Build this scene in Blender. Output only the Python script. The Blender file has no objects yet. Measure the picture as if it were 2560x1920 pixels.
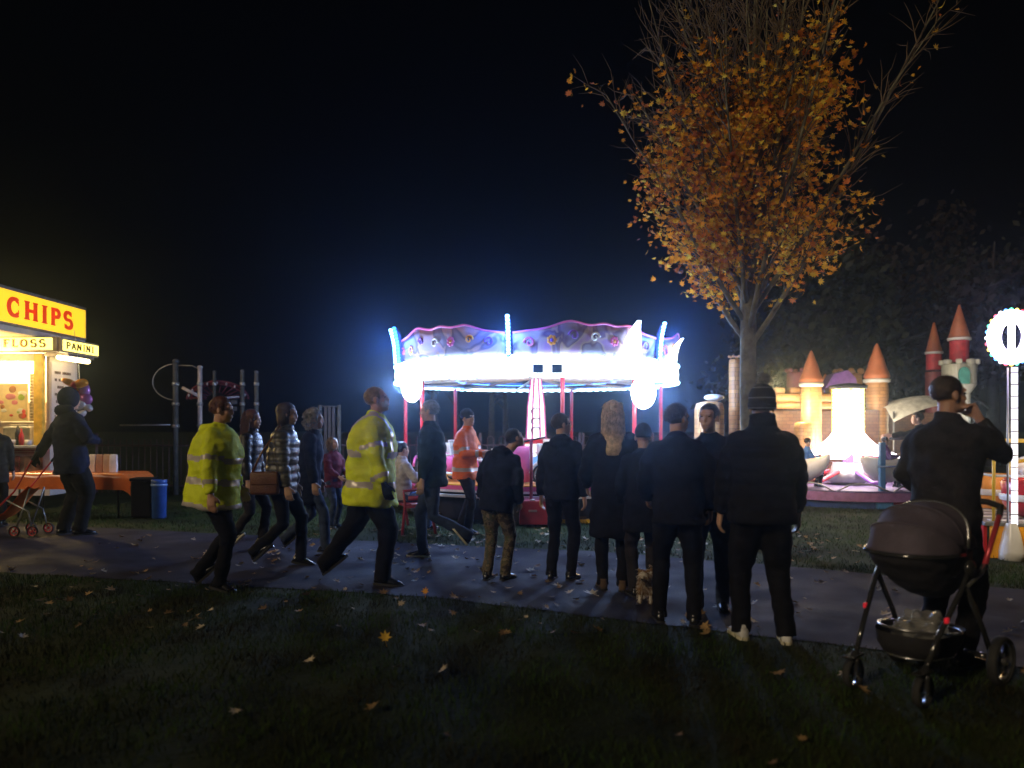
import bpy, bmesh, math, random
import numpy as np
from mathutils import Vector, Matrix, noise
V = Vector
PI = math.pi
R = math.radians
random.seed(7)
S = bpy.context.scene
COL = S.collection

# ------------------------------------------------------------------ camera, sky, exposure
F, EYE, HY = 1971.0, 1.53, 1065.0          # focal length and horizon in pixels of the 2560 px photograph, eye height
cam = bpy.data.cameras.new('camera')
cam.sensor_width = 36.0
cam.lens = 36.0 * F / 2560.0
cam.shift_y = (HY - 960.0) / 2560.0
cam.clip_start, cam.clip_end = 0.05, 600
cam.dof.use_dof = True
cam.dof.focus_distance = 9.0
cam.dof.aperture_fstop = 1.1
camo = bpy.data.objects.new('camera', cam)
camo.location = (0, 0, EYE)
camo.rotation_euler = (R(90), 0, 0)
COL.objects.link(camo)
S.camera = camo

world = bpy.data.worlds.new('World')
S.world = world
world.use_nodes = True
wn, wl = world.node_tree.nodes, world.node_tree.links
bg = wn['Background']
sky = wn.new('ShaderNodeTexSky')
sky.sky_type = 'NISHITA'
sky.sun_disc = False
sky.sun_elevation = R(-3.0)
sky.sun_rotation = R(250)
wl.new(sky.outputs[0], bg.inputs[0])
bg.inputs[1].default_value = 0.012
sun = bpy.data.lights.new('sun', 'SUN'); sun.energy = 1.05; sun.angle = R(8); sun.color = (1.0, .78, .50)
suno = bpy.data.objects.new('sun', sun); suno.rotation_euler = (R(66), 0, R(-46)); COL.objects.link(suno)   # faint warm town light from behind the camera
S.view_settings.view_transform = 'Standard'
S.view_settings.look = 'None'
S.view_settings.exposure = 0.0
S.view_settings.gamma = 1.0
S.view_settings.use_curve_mapping = False
S.cycles.use_denoising = True
S.cycles.max_bounces = 6
S.cycles.diffuse_bounces = 3
S.cycles.glossy_bounces = 3
S.cycles.transmission_bounces = 4
S.cycles.volume_bounces = 1
S.cycles.transparent_max_bounces = 8
S.cycles.sample_clamp_indirect = 4.0
S.cycles.caustics_reflective = False
S.cycles.caustics_refractive = False

def W(px, py, Y):
    return V(((px - 1280) / F * Y, Y, EYE + (HY - py) / F * Y))
def G(px, py):
    Y = F * EYE / (py - HY)
    return V(((px - 1280) / F * Y, Y, 0))

# ------------------------------------------------------------------ materials
MATS = {}
def mat(name, col, rough=0.7, metal=0.0, var=0.25, scale=8.0, bump=0.0, bscale=60.0, emit=None, estr=0.0, alpha=1.0, trans=0.0, spec=0.5, sub=0.0):
    if name in MATS: return MATS[name]
    m = bpy.data.materials.new(name)
    m.use_nodes = True
    n, l = m.node_tree.nodes, m.node_tree.links
    b = n['Principled BSDF']
    tc = n.new('ShaderNodeTexCoord')
    nz = n.new('ShaderNodeTexNoise')
    nz.inputs['Scale'].default_value = scale
    nz.inputs['Detail'].default_value = 5
    l.new(tc.outputs['Object'], nz.inputs['Vector'])
    cr = n.new('ShaderNodeValToRGB')
    c0 = [max(0, c * (1 - var)) for c in col]; c1 = [min(1, c * (1 + var)) for c in col]
    cr.color_ramp.elements[0].position = 0.3; cr.color_ramp.elements[1].position = 0.7
    cr.color_ramp.elements[0].color = (*c0, 1); cr.color_ramp.elements[1].color = (*c1, 1)
    l.new(nz.outputs['Fac'], cr.inputs['Fac'])
    l.new(cr.outputs['Color'], b.inputs['Base Color'])
    b.inputs['Roughness'].default_value = rough
    b.inputs['Metallic'].default_value = metal
    b.inputs['Specular IOR Level'].default_value = spec
    b.inputs['Alpha'].default_value = alpha
    b.inputs['Transmission Weight'].default_value = trans
    if sub: b.inputs['Subsurface Weight'].default_value = sub; b.inputs['Subsurface Radius'].default_value = (.012, .005, .003)
    if bump:
        n2 = n.new('ShaderNodeTexNoise'); n2.inputs['Scale'].default_value = bscale; n2.inputs['Detail'].default_value = 4
        l.new(tc.outputs['Object'], n2.inputs['Vector'])
        bp = n.new('ShaderNodeBump'); bp.inputs['Strength'].default_value = bump; bp.inputs['Distance'].default_value = 0.02
        l.new(n2.outputs['Fac'], bp.inputs['Height']); l.new(bp.outputs['Normal'], b.inputs['Normal'])
    if emit:
        b.inputs['Emission Color'].default_value = (*emit, 1); b.inputs['Emission Strength'].default_value = estr
    MATS[name] = m
    return m

def cloth(name, col, rough=0.85, var=0.3, bump=0.25):
    return mat(name, col, rough, 0, var, 14, bump, 90, spec=.12)

def stripes(name, stops, scale, rough=0.5, axis='Z', bump=0.3):
    """horizontal stripes woven into a cloth: colour by height"""
    if name in MATS: return MATS[name]
    m = mat(name, stops[0], rough, bump=bump, bscale=40)
    n, l = m.node_tree.nodes, m.node_tree.links
    b = n['Principled BSDF']
    tc = n.new('ShaderNodeTexCoord'); sp = n.new('ShaderNodeSeparateXYZ')
    l.new(tc.outputs['Object'], sp.inputs[0])
    mu = n.new('ShaderNodeMath'); mu.operation = 'MULTIPLY'; mu.inputs[1].default_value = scale
    fr = n.new('ShaderNodeMath'); fr.operation = 'FRACT'
    l.new(sp.outputs[axis], mu.inputs[0]); l.new(mu.outputs[0], fr.inputs[0])
    cr = n.new('ShaderNodeValToRGB'); cr.color_ramp.interpolation = 'CONSTANT'
    k = len(stops)
    while len(cr.color_ramp.elements) < k: cr.color_ramp.elements.new(0.5)
    for i, s in enumerate(stops):
        cr.color_ramp.elements[i].position = i / k; cr.color_ramp.elements[i].color = (*s, 1)
    l.new(fr.outputs[0], cr.inputs['Fac']); l.new(cr.outputs['Color'], b.inputs['Base Color'])
    return m

def camo_mat():
    m = mat('camouflage_cloth', (.05, .045, .03), .85, bump=.2)
    n, l = m.node_tree.nodes, m.node_tree.links
    cr = [x for x in n if x.type == 'VALTORGB'][0]
    nz = [x for x in n if x.type == 'TEX_NOISE'][0]
    nz.inputs['Scale'].default_value = 11
    cr.color_ramp.interpolation = 'CONSTANT'
    e = cr.color_ramp.elements
    e.new(.5); e.new(.58)
    for i, (p, c) in enumerate(((0, (.025, .018, .012)), (.44, (.11, .085, .05)), (.52, (.05, .055, .03)), (.6, (.17, .13, .08)))):
        e[i].position = p; e[i].color = (*c, 1)
    return m

# ------------------------------------------------------------------ mesh helper
class MB:
    def __init__(s): s.v, s.f, s.m = [], [], []
    def add(s, vs, fs, mi=0):
        o = len(s.v); s.v.extend([tuple(v) for v in vs])
        for f in fs: s.f.append(tuple(i + o for i in f)); s.m.append(mi)
        return s
    def box(s, c, d, mi=0, M=None, bev=0.0):
        x, y, z = d[0] / 2, d[1] / 2, d[2] / 2
        if bev > 0:
            b = min(bev, x * .9, y * .9, z * .9)
            bm = bmesh.new(); bmesh.ops.create_cube(bm, size=1)
            bmesh.ops.scale(bm, vec=d, verts=bm.verts)
            bmesh.ops.bevel(bm, geom=bm.edges[:], offset=b, segments=2, affect='EDGES', profile=.6)
            bm.verts.index_update()
            vs = [v.co.copy() for v in bm.verts]; fs = [[v.index for v in f.verts] for f in bm.faces]; bm.free()
        else:
            vs = [V((a * x, b * y, e * z)) for a in (-1, 1) for b in (-1, 1) for e in (-1, 1)]
            fs = [(0, 1, 3, 2), (4, 6, 7, 5), (0, 4, 5, 1), (2, 3, 7, 6), (0, 2, 6, 4), (1, 5, 7, 3)]
        if M is not None: vs = [M @ v for v in vs]
        return s.add([v + V(c) for v in vs], fs, mi)
    def rings(s, rs, mi=0, cap=True, closed=True):
        n = len(rs[0]); vs = [p for r in rs for p in r]; fs = []
        for i in range(len(rs) - 1):
            for j in range(n if closed else n - 1):
                k = (j + 1) % n
                fs.append((i * n + j, i * n + k, (i + 1) * n + k, (i + 1) * n + j))
        if cap and closed:
            fs.append(tuple(range(n - 1, -1, -1))); fs.append(tuple((len(rs) - 1) * n + j for j in range(n)))
        return s.add(vs, fs, mi)
    def tube(s, pts, rad, seg=8, mi=0, round_ends=False, cap=True):
        pts = [V(p) for p in pts]
        if not hasattr(rad, '__len__'): rad = [rad] * len(pts)
        rad = list(rad)
        if round_ends:
            a = (pts[0] - pts[1]).normalized(); b = (pts[-1] - pts[-2]).normalized()
            P, Q = [], []
            for t in (1, .9, .6, .3): P.append(pts[0] + a * rad[0] * math.sin(t * PI / 2)); Q.append(rad[0] * max(.05, math.cos(t * PI / 2)))
            P += pts; Q += rad
            for t in (.3, .6, .9, 1): P.append(pts[-1] + b * rad[-1] * math.sin(t * PI / 2)); Q.append(rad[-1] * max(.05, math.cos(t * PI / 2)))
            pts, rad = P, Q
        rs = []; up = None
        for i, p in enumerate(pts):
            t = (pts[min(i + 1, len(pts) - 1)] - pts[max(i - 1, 0)])
            if t.length < 1e-9: t = V((0, 0, 1))
            t.normalize()
            if up is None:
                up = t.orthogonal().normalized()
            up = (up - t * up.dot(t))
            if up.length < 1e-6: up = t.orthogonal()
            up.normalize(); sd = t.cross(up)
            rs.append([p + (up * math.cos(2 * PI * j / seg) + sd * math.sin(2 * PI * j / seg)) * rad[i] for j in range(seg)])
        return s.rings(rs, mi, cap)
    def ell(s, c, r, seg=14, mi=0, M=None):
        c = V(c); vs = []; fs = []; n = seg // 2 + 1
        for i in range(n + 1):
            a = PI * i / n
            for j in range(seg):
                b = 2 * PI * j / seg
                p = V((r[0] * math.sin(a) * math.cos(b), r[1] * math.sin(a) * math.sin(b), r[2] * math.cos(a)))
                if M is not None: p = M @ p
                vs.append(c + p)
        for i in range(n):
            for j in range(seg):
                k = (j + 1) % seg
                fs.append((i * seg + j, (i + 1) * seg + j, (i + 1) * seg + k, i * seg + k))
        return s.add(vs, fs, mi)
    def lathe(s, prof, c=(0, 0, 0), seg=24, mi=0, M=None, a0=0, a1=2 * PI):
        c = V(c); full = abs(a1 - a0 - 2 * PI) < 1e-6
        n = seg if full else seg + 1; rs = []
        for r, z in prof:
            rg = []
            for j in range(n):
                a = a0 + (a1 - a0) * j / seg
                p = V((r * math.cos(a), r * math.sin(a), z))
                if M is not None: p = M @ p
                rg.append(c + p)
            rs.append(rg)
        return s.rings(rs, mi, False, full)
    def prism(s, poly, d, M, mi=0):
        """polygon in local xz, thickness d along local y"""
        n = len(poly)
        vs = [M @ V((x, 0, z)) for x, z in poly] + [M @ V((x, d, z)) for x, z in poly]
        fs = [tuple(range(n)), tuple(range(2 * n - 1, n - 1, -1))]
        for i in range(n):
            k = (i + 1) % n
            fs.append((i, i + n, k + n, k))
        return s.add(vs, fs, mi)
    def mesh(s, name, mats=(), smooth=False):
        me = bpy.data.meshes.new(name)
        me.from_pydata(s.v, [], s.f)
        for m in mats: me.materials.append(m)
        if len(mats) > 1: me.polygons.foreach_set('material_index', s.m)
        if smooth: me.polygons.foreach_set('use_smooth', [True] * len(me.polygons))
        me.update()
        return me
    def build(s, name, mats, parent=None, smooth=False, fix=True):
        if not isinstance(mats, (list, tuple)): mats = [mats]
        me = s.mesh(name, mats, smooth)
        if fix:
            bm = bmesh.new(); bm.from_mesh(me); bmesh.ops.recalc_face_normals(bm, faces=bm.faces); bm.to_mesh(me); bm.free()
        return link(name, me, parent)

def link(name, me, parent=None):
    o = bpy.data.objects.new(name, me); COL.objects.link(o)
    if parent is not None: o.parent = parent
    return o
def tag(o, label=None, cat=None, group=None, kind=None):
    if label: o['label'] = label
    if cat: o['category'] = cat
    if group: o['group'] = group
    if kind: o['kind'] = kind
    return o
def empty(name, loc, rz=0.0, label=None, cat=None, group=None, scale=1.0):
    o = bpy.data.objects.new(name, None); COL.objects.link(o)
    o.location = loc; o.rotation_euler = (0, 0, rz); o.scale = (scale,) * 3
    o.empty_display_size = .1
    return tag(o, label, cat, group)
def lamp(name, loc, power, col, parent=None, rad=0.08, typ='POINT', rot=None, spot=None):
    d = bpy.data.lights.new(name, typ); d.energy = power; d.color = col; d.shadow_soft_size = rad
    if spot: d.spot_size = spot; d.spot_blend = .6
    o = bpy.data.objects.new(name, d); COL.objects.link(o); o.location = loc
    if rot is not None: o.rotation_euler = rot
    if parent is not None: o.parent = parent
    return o
def remesh(mb, vox, it=4):
    me = mb.mesh('tmp'); o = bpy.data.objects.new('tmp', me); COL.objects.link(o)
    r = o.modifiers.new('r', 'REMESH'); r.mode = 'VOXEL'; r.voxel_size = vox; r.use_smooth_shade = True
    if it:
        sm = o.modifiers.new('s', 'SMOOTH'); sm.factor = .5; sm.iterations = it
    dg = bpy.context.evaluated_depsgraph_get()
    out = bpy.data.meshes.new_from_object(o.evaluated_get(dg))
    bpy.data.objects.remove(o); bpy.data.meshes.remove(me)
    out.polygons.foreach_set('use_smooth', [True] * len(out.polygons))
    return out
def wrinkle(me, amp, freq=(6, 6, 9), seed=0.0, quilt=0.0, qf=11.0):
    n = len(me.vertices); co = np.empty(n * 3); no = np.empty(n * 3)
    me.vertices.foreach_get('co', co); me.vertex_normals.foreach_get('vector', no)
    co = co.reshape(-1, 3); no = no.reshape(-1, 3)
    d = np.array([noise.noise((c[0] * freq[0] + seed, c[1] * freq[1], c[2] * freq[2])) + .5 * noise.noise((c[0] * freq[0] * 2.3, c[1] * freq[1] * 2.3 + seed, c[2] * freq[2] * 2.3)) for c in co]) * amp
    if quilt: d += quilt * np.abs(np.sin(co[:, 2] * qf * PI))
    co += no * d[:, None]
    me.vertices.foreach_set('co', co.ravel()); me.update()
def cut_mats(me, mats, fn=None):
    for m in mats: me.materials.append(m)
    if fn and len(mats) > 1:
        idx = [fn(p.center) for p in me.polygons]
        me.polygons.foreach_set('material_index', idx)
    me.update()

# ------------------------------------------------------------------ ground, path
NEAR = [(-60, 24.0), (-14, 11.0), (-5.34, 8.22), (-.75, 7.05), (1.37, 5.94), (2.19, 5.54), (3.16, 5.01), (8, 2.6), (40, -13)]
FAR = [(-60, 34.0), (-14, 14.6), (-8, 12.4), (-.15, 9.89), (.98, 9.6), (3.1, 8.5), (3.67, 8.15), (4.67, 7.4), (10, 4.6), (40, -10)]
def near_y(x): return float(np.interp(x, [p[0] for p in NEAR], [p[1] for p in NEAR]))
def far_y(x): return float(np.interp(x, [p[0] for p in FAR], [p[1] for p in FAR]))

def ground_mat():
    m = mat('lawn_soil', (.020, .026, .006), .95, spec=.1, bump=.6, bscale=25, var=.6, scale=1.2)
    return m
mb = MB()
n = 60
xs = [-120 + 240 * i / n for i in range(n + 1)]
vs = [(x, y, 0) for y in [-20 + 220 * i / n for i in range(n + 1)] for x in xs]
fs = [(j * (n + 1) + i, j * (n + 1) + i + 1, (j + 1) * (n + 1) + i + 1, (j + 1) * (n + 1) + i) for j in range(n) for i in range(n)]
tag(mb.add(vs, fs).build('lawn', ground_mat()), kind='structure')

def path_mat():
    m = mat('worn_asphalt', (.027, .025, .037), .42, var=.3, scale=3.0, bump=.5, bscale=140, spec=.07)
    n, l = m.node_tree.nodes, m.node_tree.links
    b = n['Principled BSDF']
    tc = n.new('ShaderNodeTexCoord'); nz = n.new('ShaderNodeTexNoise'); nz.inputs['Scale'].default_value = 1.3; nz.inputs['Detail'].default_value = 6
    l.new(tc.outputs['Object'], nz.inputs['Vector'])
    mr = n.new('ShaderNodeMapRange'); mr.inputs[1].default_value = .35; mr.inputs[2].default_value = .65; mr.inputs[3].default_value = .62; mr.inputs[4].default_value = .92
    l.new(nz.outputs['Fac'], mr.inputs[0]); l.new(mr.outputs[0], b.inputs['Roughness'])
    return m
mb = MB()
N = 300; K = 6; vs = []
for i in range(N + 1):
    x = -40 + 70 * i / N
    a = near_y(x) + .05 * noise.noise((x * 2.5, 0, 0)) + .02 * noise.noise((x * 11, 3, 0)); b = far_y(x) + .06 * noise.noise((x * 2.1, 9, 0)) + .02 * noise.noise((x * 12, 5, 0))
    for k in range(K + 1): vs.append((x, a + (b - a) * k / K, .006))
fs = [(i * (K + 1) + k, (i + 1) * (K + 1) + k, (i + 1) * (K + 1) + k + 1, i * (K + 1) + k + 1) for i in range(N) for k in range(K)]
tag(mb.add(vs, fs).build('path', path_mat()), kind='structure')

# grass blades
def blades(name, cnt, area, hgt, wid, m, seed, label):
    rs = np.random.RandomState(seed); vs = []; fs = []; k = 0
    x0, x1, y0, y1, pw = area
    while k < cnt:
        y = y0 + (y1 - y0) * rs.rand() ** pw
        x = x0 + (x1 - x0) * rs.rand()
        if abs(x) > .7 * y + .4: continue
        if near_y(x) + .06 * noise.noise((x * 2.5, 0, 0)) - .03 < y < far_y(x) + .02: continue
        cl = noise.noise((x * 1.6, y * 1.6, 0)) + .6 * noise.noise((x * 5, y * 5, 2))
        if cl < -.42 and rs.rand() < .65: continue
        k += 1
        h = hgt * (.45 + .9 * rs.rand()) * (1 + .5 * cl); w = wid * (.7 + .6 * rs.rand()); a = rs.rand() * 2 * PI; b = rs.rand() * 2 * PI; ln = h * (.3 + .8 * rs.rand())
        dx, dy = math.cos(a) * w, math.sin(a) * w; lx, ly = math.cos(b) * ln, math.sin(b) * ln
        o = len(vs)
        vs += [(x - dx, y - dy, -.004), (x + dx, y + dy, -.004), (x + dx * .7 + lx * .4, y + dy * .7 + ly * .4, h * .65), (x - dx * .7 + lx * .4, y - dy * .7 + ly * .4, h * .65), (x + lx, y + ly, h)]
        fs += [(o, o + 1, o + 2, o + 3), (o + 3, o + 2, o + 4)]
    o = MB(); o.v, o.f, o.m = vs, fs, [0] * len(fs)
    return tag(o.build(name, m, fix=False), kind='stuff')
gm = mat('grass_blade', (.030, .056, .009), .75, var=.55, scale=1.6, spec=.1)
for nd in gm.node_tree.nodes:
    if nd.type == 'VALTORGB': nd.color_ramp.elements[0].color = (.020, .017, .007, 1); nd.color_ramp.elements[0].position = .38; nd.color_ramp.elements[1].color = (.030, .062, .009, 1); nd.color_ramp.elements[1].position = .62
blades('grass', 52000, (-5.5, 5.5, 2.0, 8.6, 1.0), .036, .0026, gm, 3, '')
blades('grass_verge', 30000, (-8, 9, 7.0, 15.5, 1.0), .042, .004, gm, 5, '')

# ------------------------------------------------------------------ leaves
def leaf_poly(s, rs):
    """five-lobed maple leaf outline in the xy plane, size s"""
    pts = []
    for a, r in ((-90, .35), (-50, .62), (-30, .42), (0, .95), (22, .5), (48, 1.0), (68, .52), (90, 1.1), (112, .52), (132, 1.0), (158, .5), (180, .95), (210, .42), (230, .62)):
        q = r * s * .5 * (.9 + .2 * rs.rand())
        pts.append(V((q * math.cos(R(a)), q * math.sin(R(a)), 0)))
    return pts
def add_leaf(mb, c, M, s, rs, mi=0, curl=.25):
    p = leaf_poly(s, rs)
    for q in p: q.z = curl * s * ((q.x / s) ** 2 * 2 + .3 * (q.y / s) ** 2 * (rs.rand() - .2) * 2)
    ctr = V((0, 0, -.03 * s)); n = len(p)
    mb.add([V(c) + M @ ctr] + [V(c) + M @ q for q in p], [(0, i + 1, (i + 1) % n + 1) for i in range(n)], mi)

def leaf_material(name, col, trans=.35):
    m = bpy.data.materials.new(name); m.use_nodes = True
    n, l = m.node_tree.nodes, m.node_tree.links
    b = n['Principled BSDF']; out = n['Material Output']
    tc = n.new('ShaderNodeTexCoord'); nz = n.new('ShaderNodeTexNoise'); nz.inputs['Scale'].default_value = 3.5; nz.inputs['Detail'].default_value = 6
    l.new(tc.outputs['Object'], nz.inputs['Vector'])
    cr = n.new('ShaderNodeValToRGB')
    cr.color_ramp.elements[0].position = .32; cr.color_ramp.elements[1].position = .66
    cr.color_ramp.elements[0].color = (*[c * .55 for c in col], 1); cr.color_ramp.elements[1].color = (*[min(1, c * 1.3) for c in col], 1)
    l.new(nz.outputs['Fac'], cr.inputs['Fac']); l.new(cr.outputs['Color'], b.inputs['Base Color'])
    b.inputs['Roughness'].default_value = .6; b.inputs['Specular IOR Level'].default_value = .15
    tr = n.new('ShaderNodeBsdfTranslucent'); l.new(cr.outputs['Color'], tr.inputs['Color'])
    mx = n.new('ShaderNodeMixShader'); mx.inputs[0].default_value = trans
    l.new(b.outputs[0], mx.inputs[1]); l.new(tr.outputs[0], mx.inputs[2]); l.new(mx.outputs[0], out.inputs['Surface'])
    return m
LEAF = [leaf_material('orange_leaf', (.76, .31, .03)), leaf_material('amber_leaf', (.86, .46, .045)), leaf_material('yellow_leaf', (.86, .60, .08)), leaf_material('russet_leaf', (.46, .14, .04))]
FALLEN = [leaf_material('pale_fallen_leaf', (.50, .42, .30), .1), leaf_material('tan_fallen_leaf', (.34, .22, .10), .1), leaf_material('dull_fallen_leaf', (.16, .10, .05), .1)]

def litter():
    rs = np.random.RandomState(11); mb = MB(); k = 0
    while k < 600:
        q = rs.rand()
        if q < .40: x, y = rs.uniform(-3.0, 4.0), rs.uniform(8.6, 12.0)
        elif q < .965: x, y = rs.uniform(-5.5, 4.5), rs.uniform(5.6, 11.0)
        else: x, y = rs.uniform(-3.5, 3.5), rs.uniform(2.2, 6.6)
        if abs(x) > .68 * y: continue
        on = near_y(x) < y < far_y(x)
        k += 1
        M = Matrix.Rotation(rs.rand() * 2 * PI, 3, 'Z') @ Matrix.Rotation(rs.uniform(-.5, .5), 3, 'X') @ Matrix.Rotation(rs.uniform(-.5, .5), 3, 'Y')
        s = rs.uniform(.05, .12)
        add_leaf(mb, (x, y, .012 + s * .10 + (0 if on else .018)), M, s, rs, int(rs.choice([0, 1, 2], p=[.3, .4, .3])), .3)
    tag(mb.build('fallen_leaves', FALLEN, fix=False), 'small pale and brown maple leaves scattered over path and grass', 'leaves', kind='stuff')
litter()
def big_leaf(px, py, s, tilt, rot, mi, label, seed):
    rs = np.random.RandomState(seed); mb = MB()
    M = Matrix.Rotation(R(rot), 3, 'Z') @ Matrix.Rotation(R(tilt), 3, 'X')
    add_leaf(mb, (0, 0, s * .5 * abs(math.sin(R(tilt))) + .02), M, s, rs, 0, .25)
    mb.tube([M @ V((0, -s * .17, 0)) + V((0, 0, s * .5 * abs(math.sin(R(tilt))) + .02)), M @ V((0.01, -s * .62, 0)) + V((0, 0, s * .5 * abs(math.sin(R(tilt))) + .02))], .0018, 4)
    o = mb.build('fallen_leaf', [mi], fix=False); o.location = G(px, py)
    tag(o, label, 'leaf', 'large fallen maple leaves')
big_leaf(963, 1618, .105, 62, 10, LEAF[1], 'bright amber leaf standing upright in the dark foreground grass', 1)
big_leaf(1063, 1496, .085, 70, -20, LEAF[0], 'small orange leaf upright on the grass edge of the path', 2)
big_leaf(1478, 1490, .17, 6, 30, FALLEN[0], 'large pale leaf lying on the path left of the small dog', 3)
big_leaf(1328, 1430, .13, 5, 60, FALLEN[0], 'pale leaf lying on the path left of the boy in glasses', 4)
big_leaf(1105, 1370, .14, 5, 100, FALLEN[0], 'pale leaf on the path right of the white-soled shoe', 5)

# ------------------------------------------------------------------ people
SKIN = mat('skin', (.50, .30, .21), .5, var=.12, scale=9, sub=.1)
SKIN2 = mat('ruddy_skin', (.46, .25, .17), .5, var=.15, scale=9, sub=.1)
EYE_M = mat('dark_eye', (.02, .015, .012), .15, var=.1)
HAIR = {k: mat(k + '_hair', c, .45, var=.45, scale=30, bump=.5, bscale=120) for k, c in dict(black=(.012, .010, .010), brown=(.035, .02, .012), grey=(.22, .21, .20), blonde=(.62, .47, .26), auburn=(.10, .03, .014), fair=(.20, .13, .07)).items()}
CL = dict(black=cloth('black_cloth', (.007, .007, .009)), navy=cloth('navy_cloth', (.010, .013, .030)), charcoal=cloth('charcoal_cloth', (.020, .018, .021)),
          jeans=cloth('dark_denim', (.03, .042, .075)), blue=cloth('blue_denim', (.06, .10, .22)), green=cloth('dark_green_cloth', (.012, .026, .022)), brown=cloth('brown_cloth', (.06, .035, .022)),
          hivis=mat('fluorescent_yellow_cloth', (.70, .80, .003), .7, var=.14, scale=7, bump=.4, bscale=30), orange=mat('fluorescent_orange_cloth', (.85, .16, .02), .7, var=.15, scale=7, bump=.25, bscale=30),
          tape=mat('reflective_tape', (.52, .47, .45), .35, metal=.2, var=.1), maroon=cloth('maroon_cloth', (.10, .016, .03)), white=cloth('pale_cloth', (.55, .53, .55)),
          puffer=mat('black_puffer_nylon', (.010, .010, .013), .5, var=.3, bump=.2, bscale=30), puffgrey=mat('shiny_grey_nylon', (.07, .07, .065), .3, var=.2), camo=camo_mat(),
          grey=cloth('grey_cloth', (.10, .10, .105)), teal=cloth('blue_jacket_cloth', (.05, .14, .40)), purple=cloth('purple_cloth', (.14, .05, .22)))
CL['striped'] = stripes('striped_nylon', [(.07, .065, .055), (.035, .033, .03), (.11, .10, .085), (.04, .038, .034), (.06, .057, .05)], 8.5, .42)
SHOE = dict(black=mat('black_leather', (.012, .012, .013), .22, var=.2), grey=mat('grey_canvas', (.12, .12, .12), .8), white=mat('white_trainer', (.6, .6, .6), .55), brown=mat('brown_suede', (.08, .05, .03), .9))
SOLE = dict(black=mat('black_rubber', (.015, .015, .015), .8), white=mat('pale_rubber_sole', (.62, .58, .42), .6))

def ik(a, b, l1, l2, hint):
    d = b - a; L = d.length; mx = (l1 + l2) * .998
    if L > mx: b = a + d * (mx / L); d = b - a; L = mx
    x = (l1 * l1 - l2 * l2 + L * L) / (2 * L); h = math.sqrt(max(l1 * l1 - x * x, 1e-6))
    u = d / L; n = hint - u * hint.dot(u)
    if n.length < 1e-5: n = u.orthogonal()
    n.normalize()
    return a + u * x + n * h, b
def oval(c, ax, ay, n=20, p=2.3):
    out = []
    for j in range(n):
        a = 2 * PI * j / n; ca, sa = math.cos(a), math.sin(a)
        out.append(c + ax * math.copysign(abs(ca) ** (2 / p), ca) + ay * math.copysign(abs(sa) ** (2 / p), sa))
    return out
def seg_dist(p, a, b):
    d = b - a; t = max(0, min(1, (p - a).dot(d) / d.length_squared)); return (p - a - d * t).length, t

def hand(mb, wrist, d, side, curl=.35, up=None, spread=1.0):
    """palm, four jointed fingers and a thumb; d = direction of the forearm"""
    d = d.normalized()
    n = (up if up is not None else V((-side, 0, .1)))       # palm faces along n
    n = (n - d * n.dot(d))
    if n.length < 1e-4: n = d.orthogonal()
    n.normalize(); w = d.cross(n)
    if w.dot(V((0, 1, 0))) < 0: w = -w                      # thumb side is w
    rs = []
    for t, hw, hd in ((-.02, .027, .021), (.02, .034, .019), (.06, .041, .017), (.092, .042, .014)):
        rs.append(oval(wrist + d * t, w * hw, n * hd, 12, 2.6))
    mb.rings(rs)
    for i, (o, ln) in enumerate(((.031, .070), (.0105, .080), (-.0105, .074), (-.031, .058))):
        p = wrist + d * .085 + w * o; dd = (d + w * o * 1.2 * spread).normalized(); pts = [p - dd * .02, p]; a = curl * (1 + .12 * i)
        for q in (.45, .30, .25):
            dd = (dd * math.cos(a) + n * math.sin(a)).normalized(); p = p + dd * ln * q; pts.append(p)
            n2 = n - dd * n.dot(dd)
        mb.tube(pts, [.0105, .0105, .010, .0095, .0085], 8, round_ends=True)
    p = wrist + d * .025 + w * .028
    mb.tube([p, p + (w * .7 + d * .6 + n * .3).normalized() * .038, p + (w * .55 + d * .85 + n * .55) * .058], [.016, .0125, .010], 8, round_ends=True)

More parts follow.
